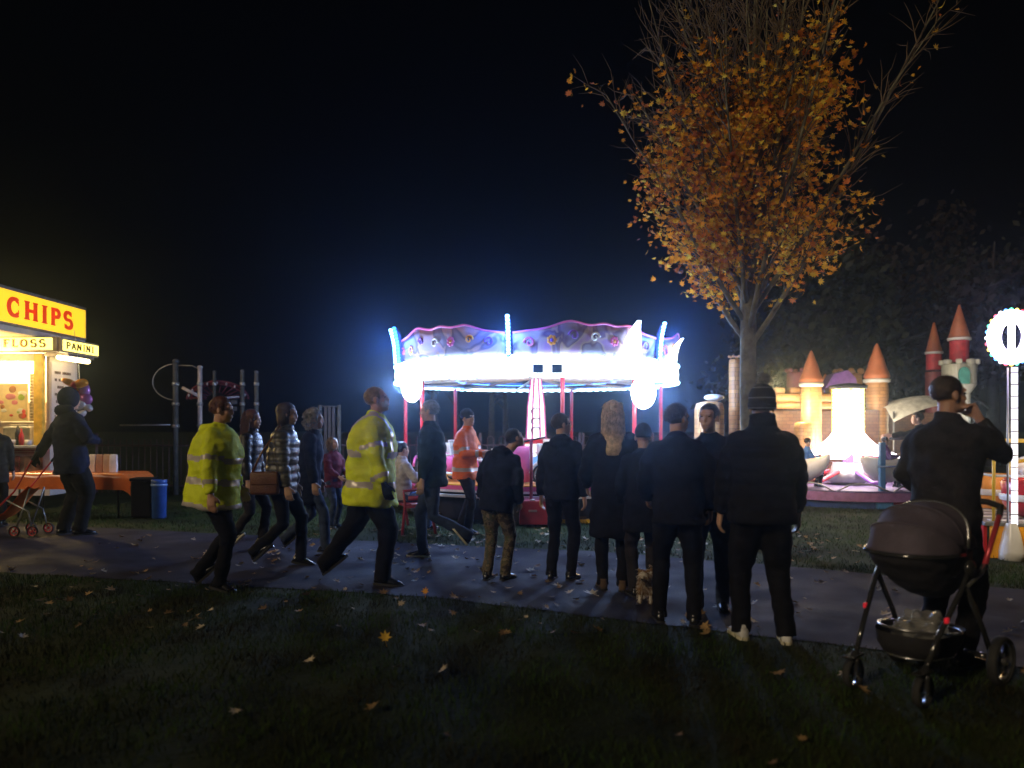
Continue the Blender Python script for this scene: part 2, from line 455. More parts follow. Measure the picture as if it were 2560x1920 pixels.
def person(label, px, fy, ty, face, lean=0, side=0, head=(0, 0), hoff=(0, 0), legs=None, armL=None, armR=None, elbL=None, elbR=None, bulk=1.0, depth=1.08,
           jacket=None, hem=.80, flare=1.0, bands=None, quilt=0, collar=True, trousers='black', wide=1.0, shoes='black', sole='black',
           hair=('short', 'brown'), hat=None, skin=SKIN, curl=(.35, .35), upL=None, upR=None, Y=None, zoff=0.0, gloves=None, hood=None, vox=.0085, eyes=False, group=None, skirt=None, Hfix=None, pelvis=None, seed=1.0):
    if Y is None: Y = F * EYE / (fy - HY)
    X = (px - 1280) / F * Y
    H = Hfix or (fy - ty) / F * Y
    k = H / 1.75
    root = empty('person', (X, Y, zoff), -R(face), label, 'person', group, k)
    rs = np.random.RandomState(int(seed * 17) + 3)
    # ---- skeleton (1.75 m tall, forward = +y, own right = +x)
    stand = dict(r=(.10, .02, .085, 0), l=(-.10, -.02, .085, 0))
    lg = stand if legs is None else legs
    pz = .925 if pelvis is None else pelvis
    P = V((0, 0, pz))
    la, sa_ = R(lean), R(side)
    sp = V((math.sin(sa_), math.sin(la), math.cos(la))).normalized()
    fw = V((0, math.cos(la), -math.sin(la)))
    rt = sp.cross(fw) * -1
    if rt.x < 0: rt = -rt
    chest, neck = P + sp * .36, P + sp * .545
    def A(h): return P + sp * (h - .925)                     # axis point at standing height h
    hc = neck + V((hoff[0], .02 + hoff[1], 0)) + (sp * .5 + V((0, 0, .5))).normalized() * .158
    J = {}
    for sd, nm in ((1, 'r'), (-1, 'l')):
        hip = P + rt * (.088 * sd) + V((0, 0, -.03)); an = V(lg[nm][:3])
        kn, an = ik(hip, an, .425, .42, V((.10 * sd, 1, 0)) if len(lg[nm]) < 5 else V(lg[nm][4])); J[nm] = (hip, kn, an, R(lg[nm][3]))
    arms = {}
    for sd, t, e, nm in ((1, armR, elbR, 'R'), (-1, armL, elbL, 'L')):
        sh = A(1.405) + rt * (.178 * sd)
        t = V(t) if t is not None else sh + V((.075 * sd, .06, -.55))
        el, wr = ik(sh, t, .285, .26, V(e) if e is not None else V((.35 * sd, -1, -.1)))
        arms[nm] = (sh, el, wr)
    # ---- body: one continuous surface
    mb = MB()
    mb.rings([oval(A(.86), rt * .13, fw * .09), oval(A(1.0), rt * .135, fw * .09), oval(A(1.12), rt * .125, fw * .085), oval(A(1.28), rt * .14, fw * .09), oval(A(1.37), rt * .135, fw * .08), oval(A(1.44), rt * .07, fw * .055)])
    for nm in 'rl':
        h_, k_, a_, pt = J[nm]; mb.tube([h_, k_, a_], [.075, .05, .035], 10, round_ends=True)
    for nm, sd in (('R', 1), ('L', -1)):
        s_, e_, w_ = arms[nm]; mb.tube([s_ - sp * .045, e_, w_], [.042, .036, .027], 10, round_ends=True)
        hand(mb, w_, w_ - e_, sd, curl[0 if nm == 'L' else 1], upL if nm == 'L' else upR)
    HM = (Matrix.Rotation(-R(head[0]), 3, 'Z') @ Matrix.Rotation(R(-head[1]), 3, 'X'))
    def Hp(x, y, z): return hc + HM @ V((x, y, z))
    mb.tube([A(1.43), (A(1.47) + Hp(0, -.02, -.1)) / 2, Hp(0, -.012, -.05)], [.062, .053, .055], 12, round_ends=True)
    mb.ell(Hp(0, -.012, .032), (.074, .093, .086), 18, M=HM)
    mb.ell(Hp(0, .024, -.035), (.058, .066, .082), 16, M=HM)
    mb.ell(Hp(0, .060, -.097), (.026, .022, .019), 10, M=HM)
    mb.tube([Hp(0, .084, .012), Hp(0, .094, -.018), Hp(0, .096, -.030)], [.009, .011, .0125], 8, round_ends=True)
    mb.tube([Hp(-.042, .074, .024), Hp(0, .083, .026), Hp(.042, .074, .024)], .011, 8, round_ends=True)
    for s_ in (1, -1):
        mb.ell(Hp(.036 * s_, .060, -.03), (.02, .02, .02), 8, M=HM)
        mb.ell(Hp(.077 * s_, -.004, -.012), (.011, .021, .033), 10, M=HM)
    mb.tube([Hp(-.022, .082, -.066), Hp(0, .090, -.064), Hp(.022, .082, -.066)], .0085, 8, round_ends=True)
    me = remesh(mb, vox, 2); me.materials.append(skin)
    if gloves:
        me.materials.append(gloves); wr = [arms['R'][2], arms['L'][2]]
        me.polygons.foreach_set('material_index', [1 if min((p.center - w).length for w in wr) < .2 else 0 for p in me.polygons])
    link('body', me, root)
    if eyes:
        for s_ in (1, -1):
            MB().ell(Hp(.031 * s_, .078, .003), (.009, .008, .006), 10, M=HM).build('eye', EYE_M, root, True)
    # ---- trousers
    tm = CL[trousers]
    mb = MB()
    mb.rings([oval(A(.84), rt * .15 * bulk, fw * .115 * bulk), oval(A(.93), rt * .165 * bulk, fw * .125 * bulk), oval(A(1.03), rt * .15 * bulk, fw * .115 * bulk)])
    for nm in 'rl':
        h_, k_, a_, pt = J[nm]; b_ = .5 + .5 * bulk
        mb.tube([h_, h_.lerp(k_, .5), k_, k_.lerp(a_, .45), a_ + (a_ - k_).normalized() * .045], [.098 * b_, .085 * b_ * wide, .066 * wide * b_, .062 * wide, .056 * wide + .004], 12, round_ends=False)
    me = remesh(mb, .014, 4); wrinkle(me, .012, (5, 5, 11), seed); me.materials.append(tm); link('trousers', me, root)
    # ---- shoes
    for nm, sd in (('r', 1), ('l', -1)):
        h_, k_, a_, pt = J[nm]
        yaw = R(-9 * sd); M = Matrix.Rotation(yaw, 3, 'Z') @ Matrix.Rotation(-pt, 3, 'X')
        def Q(x, y, z): return a_ + M @ V((x, y, z))
        mb = MB()
        rg = [(-.075, .022, .022, -.055), (-.06, .034, .045, -.04), (-.02, .037, .058, -.028), (.03, .036, .05, -.036), (.08, .043, .036, -.05), (.13, .044, .028, -.057), (.165, .034, .022, -.062), (.185, .012, .012, -.068)]
        rr = []
        for y, hw, hh, zc in rg:
            c = V((0, y, zc)); r_ = []
            for j in range(14):
                an = 2 * PI * j / 14; z = zc + hh * math.sin(an); z = max(z, -.072); r_.append(Q(hw * math.cos(an), y, z))
            rr.append(r_)
        mb.rings(rr)
        mb.tube([Q(0, -.03, -.03), Q(0, -.028, .02)], [.040, .034], 12)
        sh = mb.build('shoe', SHOE[shoes], root, True)
        mb = MB(); top, bot = [], []
        for y, hw in ((-.085, .012), (-.07, .033), (-.02, .04), (.04, .04), (.10, .048), (.145, .046), (.18, .03), (.197, .008)):
            top.append((y, hw))
        ol = [(hw, y) for y, hw in top] + [(-hw, y) for y, hw in reversed(top)]
        rr = [[Q(x, y, z) for x, y in ol] for z in (-.085, -.064)]
        mb.rings(rr).build('sole', SOLE[sole], sh)
    # ---- jacket
    jm = CL[jacket]; B = bulk
    lst = [(hem, .185 * flare, .135 * flare), (hem + .06, .182 * flare, .134 * flare)]
    for h, a, b in ((.93, .178, .130), (1.08, .172, .128), (1.22, .188, .135), (1.34, .188, .130), (1.405, .160, .112), (1.45, .115, .094), (1.475, .088, .08)):
        if h > hem + .08: lst.append((h, a * (1 + (flare - 1) * max(0, (1.15 - h)) * 2), b * (1 + (flare - 1) * max(0, (1.15 - h)) * 2)))
    mb = MB()
    def JA(h):
        if h >= .925: return A(h)
        return P + V((0, 0, h - .925)) + V((sp.x, sp.y, 0)) * (h - .925) * .25
    mb.rings([oval(JA(h), rt * a * B, fw * b * B * (1 + (depth - 1) * min(1, max(0, (1.46 - h) / .2))), 24, 2.35) for h, a, b in lst])
    if collar: mb.tube([A(1.44), A(1.515 + .055 * (hat == 'beanie')) + fw * .014], [.085, .074 + .014 * (hat == 'beanie')], 14)
    ab = .45 + .55 * B
    for nm in 'RL':
        s_, e_, w_ = arms[nm]; dn = (w_ - e_).normalized()
        mb.tube([s_ - rt * (.03 if nm == 'R' else -.03) - sp * .02, s_.lerp(e_, .5), e_, e_.lerp(w_, .5), w_ - dn * .012], [.076 * ab, .072 * ab, .064 * ab, .058 * ab, .048], 12, round_ends=False)
        mb.ell(s_ - rt * (.035 if nm == 'R' else -.035) - sp * .018, (.085 * ab, .078 * ab, .07 * ab), 12)
    if hood == 'down':
        mb.tube([A(1.47) + rt * .09 - fw * .02, A(1.45) + rt * .06 - fw * .095, A(1.43) - fw * .125, A(1.45) - rt * .06 - fw * .095, A(1.47) - rt * .09 - fw * .02], [.03, .05, .06, .05, .03], 10, round_ends=True)
    me = remesh(mb, .013, 5); wrinkle(me, .022 if not quilt else .010, (5, 5, 8), seed + 4, quilt)
    if bands:
        def fn(c):
            best, bi, bt = 9, 0, 0
            d, t = seg_dist(c, A(hem), A(1.45)); best, bi, bt = d / .16, 0, hem + t * (1.45 - hem)
            for nm in 'RL':
                s_, e_, w_ = arms[nm]
                d, t = seg_dist(c, s_, e_)
                if d / .08 < best: best, bi, bt = d / .08, 1, t * .5
                d, t = seg_dist(c, e_, w_)
                if d / .075 < best: best, bi, bt = d / .075, 1, .5 + t * .5
            for w, a, b in bands:
                if w == 'b' and bi == 0 and a < bt < b: return 1
                if w == 's' and bi == 1 and a < bt < b: return 1
                if w == 'v' and bi == 0 and bt > a and abs(abs((c - A(1.2)).dot(rt)) - b) < .022: return 1
            return 0
        cut_mats(me, [jm, CL['tape']], fn)
    else: me.materials.append(jm)
    link('jacket', me, root)
    # ---- hair and hats
    style, hcname = hair
    hm = HAIR[hcname]
    def cap(rx, ry, rz, c, face_lim=.052, zlim=.05, low=-.06):
        mb = MB(); mb.ell((0, 0, 0), (rx, ry, rz), 28)
        for i, v in enumerate(mb.v):
            p = V(v) + V(c)
            nn = .007 * noise.noise(p * 30 + V((seed * 5, 0, 0)))
            q = p * (1 + nn * 4)
            if (p.y > face_lim - .25 * max(0, -p.z) and p.z < zlim) or p.z < low: q = V((p.x * .7, min(p.y, .05) * .7, max(p.z, low) * .8))
            mb.v[i] = tuple(hc + HM @ q)
        return mb
    def strands(mb, cnt, length, rad, gravity, c=(0, -.015, .03), r=(.08, .10, .092), curly=0.0):
        for _ in range(cnt):
            a = rs.rand() * 2 * PI; z = rs.uniform(-.45, 1); q = math.sqrt(max(0, 1 - z * z))
            d = V((q * math.cos(a), q * math.sin(a), z))
            if d.y > .35 and z < .5: continue
            p = V(c) + V((d.x * r[0], d.y * r[1], d.z * r[2])); pts = [p]
            t = (V((0, 0, -1)) * gravity + d * (1.1 - gravity) + V(rs.uniform(-.5, .5, 3)) * .6).normalized()
            for s_ in range(3):
                t = (t + V((0, 0, -.35 * gravity)) + V(rs.uniform(-1, 1, 3)) * (.25 + curly)).normalized(); p = p + t * length / 3 * rs.uniform(.6, 1.2); pts.append(p)
            mb.tube([hc + HM @ x for x in pts], [rad, rad * .9, rad * .7, rad * .2], 3, cap=False)
    if hat == 'beanie':
        bm_ = stripes('striped_knit_wool', [(.018, .018, .022)] * 5 + [(.20, .20, .22)] + [(.018, .018, .022)] * 3, 14.0, .95, bump=.5)
        mb = cap(.092, .108, .112, (0, -.012, .050), .2, -.1, -.035)
        mb.lathe([(.088, -.04), (.099, -.036), (.101, 0), (.095, .012), (.088, .01)], (0, 0, 0), 28)
        o = len(mb.v) - 28 * 5
        for i in range(o, len(mb.v)): v = V(mb.v[i]); mb.v[i] = tuple(hc + HM @ V((v.x * .96, v.y * 1.12 - .012, v.z + .02)))
        ho = mb.build('hat', bm_, root, True)
        mb = MB(); pc = V((.01, -.02, .188)); mb.ell(hc + HM @ pc, (.036, .036, .034), 12)
        for _ in range(320):
            d = V(rs.normal(size=3)).normalized(); mb.tube([hc + HM @ (pc + d * .028), hc + HM @ (pc + d * rs.uniform(.043, .056) + V(rs.uniform(-.006, .006, 3)))], [.003, .0016], 3, cap=False)
        mb.build('pompom', cloth('rimlight_grey_wool', (.20, .20, .22)), ho)  # dark pompom, greyed in its colour to imitate light on the rim
    elif hat == 'cap':
        mb = cap(.085, .102, .085, (0, -.012, .055), .3, -.1, .02)
        mb.rings([oval(Hp(0, .085, .045), HM @ V((.075, 0, 0)), HM @ V((0, .01, 0)), 12), oval(Hp(0, .15, .035), HM @ V((.055, 0, 0)), HM @ V((0, .008, .0)), 12)])
        mb.build('cap', CL['black'], root, True)
    elif hat == 'knit':
        cap(.086, .104, .10, (0, -.012, .045), .2, -.1, -.02).build('hat', CL['charcoal'], root, True)
    elif hat == 'hoodup':
        mb = cap(.108, .125, .135, (0, -.028, .022), .095, .11, -.16)
        for t in range(1):
            mb.tube([Hp(.085, -.05, -.11), Hp(0, -.12, -.13), Hp(-.085, -.05, -.11)], [.05, .07, .05], 10, round_ends=True)
        mb.build('hood', jm, root, True)
    if hat in (None,):
        if style == 'bald': pass
        elif style == 'short':
            mb = cap(.080, .099, .091, (0, -.018, .036), .055, .055, -.055); strands(mb, 480, .026, .0016, .6); mb.build('hair', hm, root, True)
        elif style == 'crop':
            mb = cap(.077, .095, .088, (0, -.018, .033), .045, .06, -.03); strands(mb, 160, .012, .0014, .5); mb.build('hair', hm, root, True)
        elif style == 'bob':
            mb = cap(.090, .106, .097, (0, -.024, .034), .050, .055, -.13)
            mb.rings([oval(Hp(0, -.035, .03), HM @ V((.093, 0, 0)), HM @ V((0, .078, 0)), 18), oval(Hp(0, -.04, -.05), HM @ V((.098, 0, 0)), HM @ V((0, .075, 0)), 18), oval(Hp(0, -.04, -.13), HM @ V((.085, 0, 0)), HM @ V((0, .06, 0)), 18)])
            strands(mb, 220, .07, .0024, .7); mb.build('hair', hm, root, True)
        elif style == 'long':
            mb = cap(.088, .106, .098, (0, -.02, .034), .055, .055, -.10)
            rr = []
            for t in range(8):
                z = .03 - t * .058; w = .092 + .012 * math.sin(t * .6); y = -.035 - .012 * t - (.02 if t > 3 else 0)
                rr.append([q + V((0, 0, .01 * noise.noise(q * 40))) for q in oval(Hp(0, y, z), HM @ V((w * (1 - .02 * t), 0, 0)), HM @ V((0, .055 - .003 * t, 0)), 22)])
            mb.rings(rr)
            for _ in range(520):
                a = rs.uniform(-1.9, 1.9) - PI / 2; p = V((.094 * math.cos(a), -.03 + .075 * math.sin(a), rs.uniform(-.05, .11) if abs(math.cos(a)) < .9 else rs.uniform(-.1, .05)))
                pts = [p]; L = rs.uniform(.12, .34)
                for s_ in range(1, 5): pts.append(p + V((rs.uniform(-.012, .012) + p.x * .10 * s_ / 4, -.012 * s_ + rs.uniform(-.008, .008), -L * s_ / 4)))
                mb.tube([hc + HM @ x for x in pts], [.0035, .0035, .003, .0024, .0008], 3, cap=False)
            strands(mb, 120, .06, .0014, .6); mb.build('hair', hm, root, True)
        elif style == 'curly':
            mb = cap(.092, .108, .10, (0, -.026, .034), .045, .06, -.15)
            for _ in range(240):
                a = rs.rand() * 2 * PI; z = rs.uniform(-.95, 1); q = math.sqrt(1 - z * z); d = V((q * math.cos(a), q * math.sin(a), z))
                if d.y > .45 and z < .55: continue
                p = V((d.x * .098, d.y * .112 - .03, d.z * .125 - (.0 if z > 0 else .02))); r_ = rs.uniform(.010, .02)
                M = Matrix.Rotation(rs.rand() * 6, 3, 'X') @ Matrix.Rotation(rs.rand() * 6, 3, 'Y')
                mb.tube([hc + HM @ (p + M @ V((r_ * math.cos(t), r_ * math.sin(t), t * .003))) for t in np.linspace(0, 8, 14)], .0042, 3, cap=False)
            mb.build('hair', hm, root, True)
    pt = dict(root=root, k=k, hc=hc, HM=HM, Hp=Hp, arms=arms, J=J, A=A, fw=fw, rt=rt, sp=sp)
    def world_of(v): return Matrix.Translation(root.location) @ Matrix.Rotation(-R(face), 4, 'Z') @ (V(v) * k)
    pt['w'] = world_of
    return pt
walkA = lambda st=.30, lift=.12: dict(r=(.09, st, .10, 14), l=(-.08, -st - .06, .085 + lift, -42))
walkB = lambda st=.30, lift=.12: dict(l=(-.09, st, .10, 14), r=(.08, -st - .06, .085 + lift, -42))

HV = [('b', .86, .915), ('b', 1.12, 1.175), ('s', .30, .37), ('s', .80, .87), ('v', 1.12, .10)]
# people walking along the path, left of the carousel
person('person in yellow hi-vis jacket with hood bunched behind, walking right, nearest the dark lawn', 532, 1474, 990, 90, lean=6, legs=walkA(.10, .06), armL=(-.27, .16, .90), armR=(.31, .10, .86), elbR=(.5, -1, 0),
       jacket='hivis', hem=.75, flare=1.08, bulk=1.30, depth=1.30, bands=[('b', .96, 1.02), ('b', 1.16, 1.21), ('b', .745, .80), ('s', .34, .41), ('s', .74, .82)], hood='down', hair=('short', 'auburn'), skin=SKIN2, seed=1.3, eyes=True)
person('woman with long auburn hair in a shiny black puffer jacket, walking behind the hi-vis jacket', 622, 1372, 1024, 92, lean=3, legs=walkB(.14, .05), jacket='puffer', hem=.84, quilt=.007, bulk=.98, trousers='charcoal',
       hair=('long', 'auburn'), shoes='black', sole='white', seed=2.1, vox=.01)
p5 = person('woman in a horizontally striped grey jacket walking right with a brown shoulder bag', 702, 1418, 1006, 88, lean=5, legs=walkB(.19, .10), jacket='striped', hem=.80, flare=1.05, quilt=.012, bulk=1.05, trousers='black',
       armR=(.22, .12, .86), hair=('bob', 'brown'), seed=3.2, eyes=True)
person('person with curly grey hair in a long navy coat walking right, beside the striped jacket', 770, 1384, 1022, 84, lean=6, legs=walkA(.22, .10), jacket='navy', hem=.60, flare=1.12, trousers='jeans', hair=('curly', 'grey'), sole='black', seed=4.4, vox=.01)
person('tall balding man in long yellow hi-vis coat and dark gloves striding right', 925, 1459, 964, 90, lean=4, head=(0, -14), legs=dict(r=(.09, .13, .09, 4), l=(-.09, -.42, .17, -38)), armR=(.30, .20, .80), armL=(-.28, -.12, .83),
       jacket='hivis', hem=.70, flare=1.14, bulk=1.30, depth=1.22, bands=HV, gloves=CL['black'], trousers='black', wide=1.25, shoes='black', hair=('crop', 'fair'), skin=SKIN2, seed=5.1, curl=(.6, .6), eyes=True)
person('man in dark green jacket and white-soled shoe walking left with one leg kicked back', 1082, 1396, 1000, -86, lean=2, legs=dict(r=(.07, .12, .085, 0), l=(-.10, -.40, .28, -50)), jacket='green', hem=.80, bulk=1.08, trousers='jeans',
       hair=('short', 'grey'), sole='white', shoes='black', armR=(.24, .08, .84), seed=6.3)
p10 = person('man in orange hi-vis jacket holding a pale cup, standing in front of the carousel', 1163, 1332, 1024, 112, lean=2, head=(10, -8), jacket='orange', hem=.76, flare=1.05, bulk=1.12, bands=[('b', .88, .935), ('b', 1.12, 1.175), ('s', .35, .43), ('s', .80, .88)], trousers='charcoal',
       armR=(.13, .34, 1.14), armL=(-.10, .36, 1.10), hair=('short', 'black'), hat='knit', curl=(.8, .7), upR=V((-1, 0, 0)), upL=V((1, 0, 0)), legs=dict(r=(.12, .10, .085, 0), l=(-.12, -.14, .085, 0)), seed=7.7, eyes=True)
# watching group
person('teenager in dark hooded jacket and camouflage trousers bending the head to the right', 1240, 1449, 1066, 28, lean=9, side=6, head=(38, -24), hoff=(.10, .03), jacket='navy', hem=.78, bulk=1.12, hood='down', trousers='camo', hair=('crop', 'black'), wide=1.05,
       legs=dict(r=(.10, .04, .085, 0), l=(-.08, -.06, .085, 0)), armR=(.22, .16, .88), armL=(-.25, .10, .90), seed=8.2)
p12 = person('slim boy in dark jacket and glasses looking right beside the toy car ride', 1403, 1450, 1032, 22, head=(52, -6), jacket='navy', hem=.84, bulk=1.0, trousers='black', hair=('short', 'brown'), armR=(.23, .08, .84), armL=(-.24, .05, .86), seed=9.5, eyes=True, hood='down')
person('woman with long straight blonde hair in a long dark coat, seen from behind', 1532, 1476, 1002, 4, jacket='black', hem=.50, flare=1.13, bulk=1.04, trousers='black', hair=('long', 'blonde'), shoes='brown', armL=(-.23, .16, .95), armR=(.24, .14, .92), legs=dict(r=(.09, -.02, .085, 0), l=(-.09, .05, .085, 0)), seed=10.1)
person('short child in dark hat and coat squeezed between blonde woman and man in black', 1608, 1490, 1062, 0, jacket='black', hem=.66, flare=1.06, trousers='charcoal', hair=('short', 'black'), hat='knit', bulk=1.05, seed=11.4, armL=(-.2, .16, .95), armR=(.2, .16, .95))
person('man in black coat with light-dotted shoes, back to us, face turned to the curly-haired man', 1694, 1560, 1008, 10, head=(48, 0), jacket='black', hem=.80, bulk=1.14, trousers='black', wide=1.05, hair=('short', 'brown'), legs=dict(r=(.13, -.02, .085, 0), l=(-.14, .06, .085, 0)), armL=(-.24, .20, .98), armR=(.26, .10, .90), seed=12.6)
p16 = person('man with wavy hair facing us with crossed arms in a quilted dark jacket', 1772, 1527, 1008, 196, head=(18, -4), jacket='charcoal', hem=.82, bulk=1.10, trousers='jeans', hair=('short', 'brown'), armR=(-.10, .24, 1.16), armL=(.10, .26, 1.12), elbR=(1, -.2, -.4), elbL=(-1, -.2, -.4),
       legs=dict(r=(.09, .06, .085, 0), l=(-.11, -.08, .085, 0)), seed=13.3, eyes=True, curl=(.6, .6))
p17 = person('broad man in bobble hat, quilted jacket and pale trainers, back to us', 1906, 1602, 972, 4, jacket='black', hem=.82, bulk=1.24, quilt=.010, trousers='black', wide=1.18, shoes='white', sole='white', hat='beanie', hair=('short', 'black'),
       armL=(-.27, .10, .86), armR=(.27, .10, .86), elbL=(-1, -.6, 0), elbR=(1, -.6, 0), legs=dict(r=(.15, -.03, .085, 0), l=(-.13, .07, .085, 0)), seed=14.2)
p18 = person('tall man in dark coat behind the pushchair with a hand raised to his chin', 2362, 1690, 922, 62, Y=5.05, Hfix=1.86, head=(26, -3), lean=2, jacket='charcoal', hem=.76, bulk=1.12, trousers='black', wide=1.1, hair=('crop', 'brown'), skin=SKIN2,
       armR=(.10, .17, 1.49), elbR=(.3, .8, -1), armL=(-.22, .20, .98), curl=(.3, 1.0), upR=V((-.3, -1, 0)), seed=15.9, eyes=True)
# by the stall
p1 = person('hooded man in dark navy coat leaning back while pulling the orange folding stroller', 178, 1337, 974, 40, lean=-2, jacket='navy', hem=.74, bulk=1.22, trousers='black', wide=1.35, hair=('short', 'black'), hat='hoodup', armL=(-.26, -.30, .92), armR=(.13, .24, 1.13), elbR=(1, -.1, -1),
       legs=dict(r=(.14, .04, .085, 0), l=(-.13, -.04, .085, 0)), seed=16.8, curl=(1.0, .5), gloves=CL['black'])
person('customer in dark coat cut by the left picture edge at the food stall', -16, 1318, 1040, -20, jacket='charcoal', hem=.70, bulk=1.1, trousers='black', hair=('short', 'black'), seed=17.1, vox=.012)
# seen small between the walkers
sit = dict(r=(.10, .42, .085, 0), l=(-.10, .40, .085, 0))
person('child with light curly hair in maroon jacket standing behind the walkers', 832, 1320, 1092, 120, Hfix=1.36, jacket='maroon', hem=.78, trousers='jeans', hair=('curly', 'fair'), seed=18.2, vox=.012, head=(0, -15), armR=(.14, .3, 1.0), armL=(-.12, .3, 1.0))
person('seated person with pale sleeves and blue jeans on the red bench', 1004, 1330, 1100, 60, Hfix=1.62, jacket='white', hem=.84, trousers='blue', hair=('short', 'black'), pelvis=.56, legs=dict(r=(.10, .40, .085, 0), l=(-.10, .44, .085, 0)), armR=(.16, .36, .86), armL=(-.14, .38, .84), seed=19.5, vox=.012, zoff=.02)

# things the people wear or hold
def cup():
    a = p10['arms']; w = p10['w']((a['R'][2] + a['L'][2]) / 2 + V((.0, .10, .02)))
    mb = MB().lathe([(.028, 0), (.034, .05), (.040, .105), (.043, .107), (.040, .112), (.02, .114), (0, .115)], (0, 0, 0), 18)
    o = mb.build('paper_cup', mat('white_paper', (.8, .8, .78), .5), None, True); o.location = w - V((0, 0, .05))
    tag(o, 'pale paper cup held up by the man in orange', 'cup')
cup()
def glasses(p):
    mb = MB(); Hp = p['Hp']
    for s in (1, -1):
        mb.tube([Hp(.032 * s + .024 * math.cos(t), .094, .004 + .018 * math.sin(t)) for t in np.linspace(0, 2 * PI, 15)], .0022, 5)
        mb.tube([Hp(.056 * s, .092, .008), Hp(.078 * s, .04, .008), Hp(.08 * s, -.01, .002)], .0022, 5)
    mb.tube([Hp(-.008, .096, .006), Hp(.008, .096, .006)], .0022, 5)
    mb.build('glasses', mat('black_frame_plastic', (.02, .02, .02), .3), p['root'])
glasses(p12)
def shoulder_bag(p):
    A, fw, rt = p['A'], p['fw'], p['rt']
    c = A(.90) + rt * .235 - fw * .10
    r = empty('shoulder_bag', p['w'](c), p['root'].rotation_euler.z, 'brown leather shoulder bag on the hip of the striped jacket', 'bag', scale=p['k'])
    lm = mat('brown_leather', (.12, .045, .02), .5, bump=.3)
    MB().box((0, 0, 0), (.10, .30, .24), bev=.035).build('bag_body', lm, r, True)
    MB().box((.045, 0, .05), (.03, .28, .13), bev=.012).build('flap', lm, r, True)
    d = A(1.45) + rt * .12 - c
    MB().tube([V((0, -.13, .11)), d * .6 + V((.05, -.12, 0)), d + V((0, -.02, .06)), d * .6 + V((.05, .10, 0)), V((0, .13, .11))], .011, 6).build('strap', lm, r, True)
shoulder_bag(p5)

def dog():
    r = empty('dog', G(1618, 1506), R(-200), 'small scruffy tan and white dog beside the feet of the man in black', 'dog', scale=.78)
    mb = MB()
    mb.rings([oval(V((0, y, z)), V((hw, 0, 0)), V((0, 0, hh)), 14) for y, z, hw, hh in ((-.19, .22, .03, .035), (-.17, .215, .065, .075), (-.06, .20, .075, .08), (.05, .195, .085, .095), (.12, .21, .075, .09), (.16, .24, .04, .05))])
    mb.tube([(0, .12, .25), (0, .19, .31)], [.055, .05], 10, round_ends=True)
    mb.ell((0, .21, .335), (.06, .065, .055), 12)
    mb.tube([(0, .24, .325), (0, .30, .31)], [.033, .02], 8, round_ends=True)
    for s in (1, -1):
        mb.tube([(.055 * s, .11, .19), (.058 * s, .10, .10), (.058 * s, .115, .022)], [.035, .023, .02], 8, round_ends=True)
        mb.tube([(.055 * s, -.13, .19), (.06 * s, -.10, .13), (.06 * s, -.155, .085), (.06 * s, -.14, .022)], [.05, .035, .022, .02], 8, round_ends=True)
        mb.tube([(.045 * s, .19, .375), (.07 * s, .185, .41)], [.022, .008], 6, round_ends=True)
    mb.tube([(0, -.18, .25), (0, -.24, .31), (0, -.23, .37)], [.022, .016, .008], 6, round_ends=True)
    me = remesh(mb, .011, 3)
    tan, wh = mat('tan_fur', (.22, .13, .06), .9, bump=.6), mat('white_fur', (.5, .46, .40), .9, bump=.6)
    cut_mats(me, [tan, wh], lambda c: 1 if (c.z < .10 or c.y > .24 or noise.noise(c * 9) > .28) else 0)
    link('body', me, r)
    rs = np.random.RandomState(4); mb = MB(); pv = me.vertices
    for i in rs.choice(len(pv), 1500):
        p, n = pv[i].co, pv[i].normal; t = (n + V((0, -.7, -.5)) + V(rs.uniform(-.5, .5, 3))).normalized()
        mb.tube([p, p + t * .018, p + (t + V((0, 0, -.3))) * .034], [.0026, .0022, .0005], 3, mi=int(rs.rand() < .4), cap=False)
    mb.build('fur', [tan, wh], r)
    MB().ell((0, .318, .312), (.012, .01, .01), 8).build('nose', EYE_M, r, True)
dog()

# ------------------------------------------------------------------ carousel
def glow(name, col, st): return mat(name, tuple(min(1, c) for c in col), .4, emit=col, estr=st, var=.02)
ICE = (.32, .50, 1.0); BLUE = (.10, .32, 1.0)
RED = mat('glossy_red_paint', (.55, .02, .03), .3, var=.1); CREAM = mat('cream_paint', (.75, .72, .66), .35, var=.06)
PINK = mat('pink_paint', (.70, .12, .32), .35, var=.12); ORANGE = mat('orange_paint', (.80, .30, .04), .35, var=.1); MAROON = mat('maroon_paint', (.28, .03, .06), .35)
STEEL = mat('galvanised_steel', (.36, .36, .37), .4, metal=.7, var=.2); DARKST = mat('dark_steel', (.03, .03, .035), .5, metal=.4); BLACKR = mat('tyre_rubber', (.018, .018, .018), .8)
SKYB = mat('light_blue_paint', (.25, .55, .78), .3, var=.08); NAVYP = mat('dark_blue_paint', (.03, .07, .25), .4); WHITEP = mat('white_gloss_paint', (.78, .78, .78), .3, var=.05); YELP = mat('yellow_paint', (.85, .55, .04), .35, var=.08)
PURP = mat('purple_paint', (.22, .08, .42), .4, var=.1)

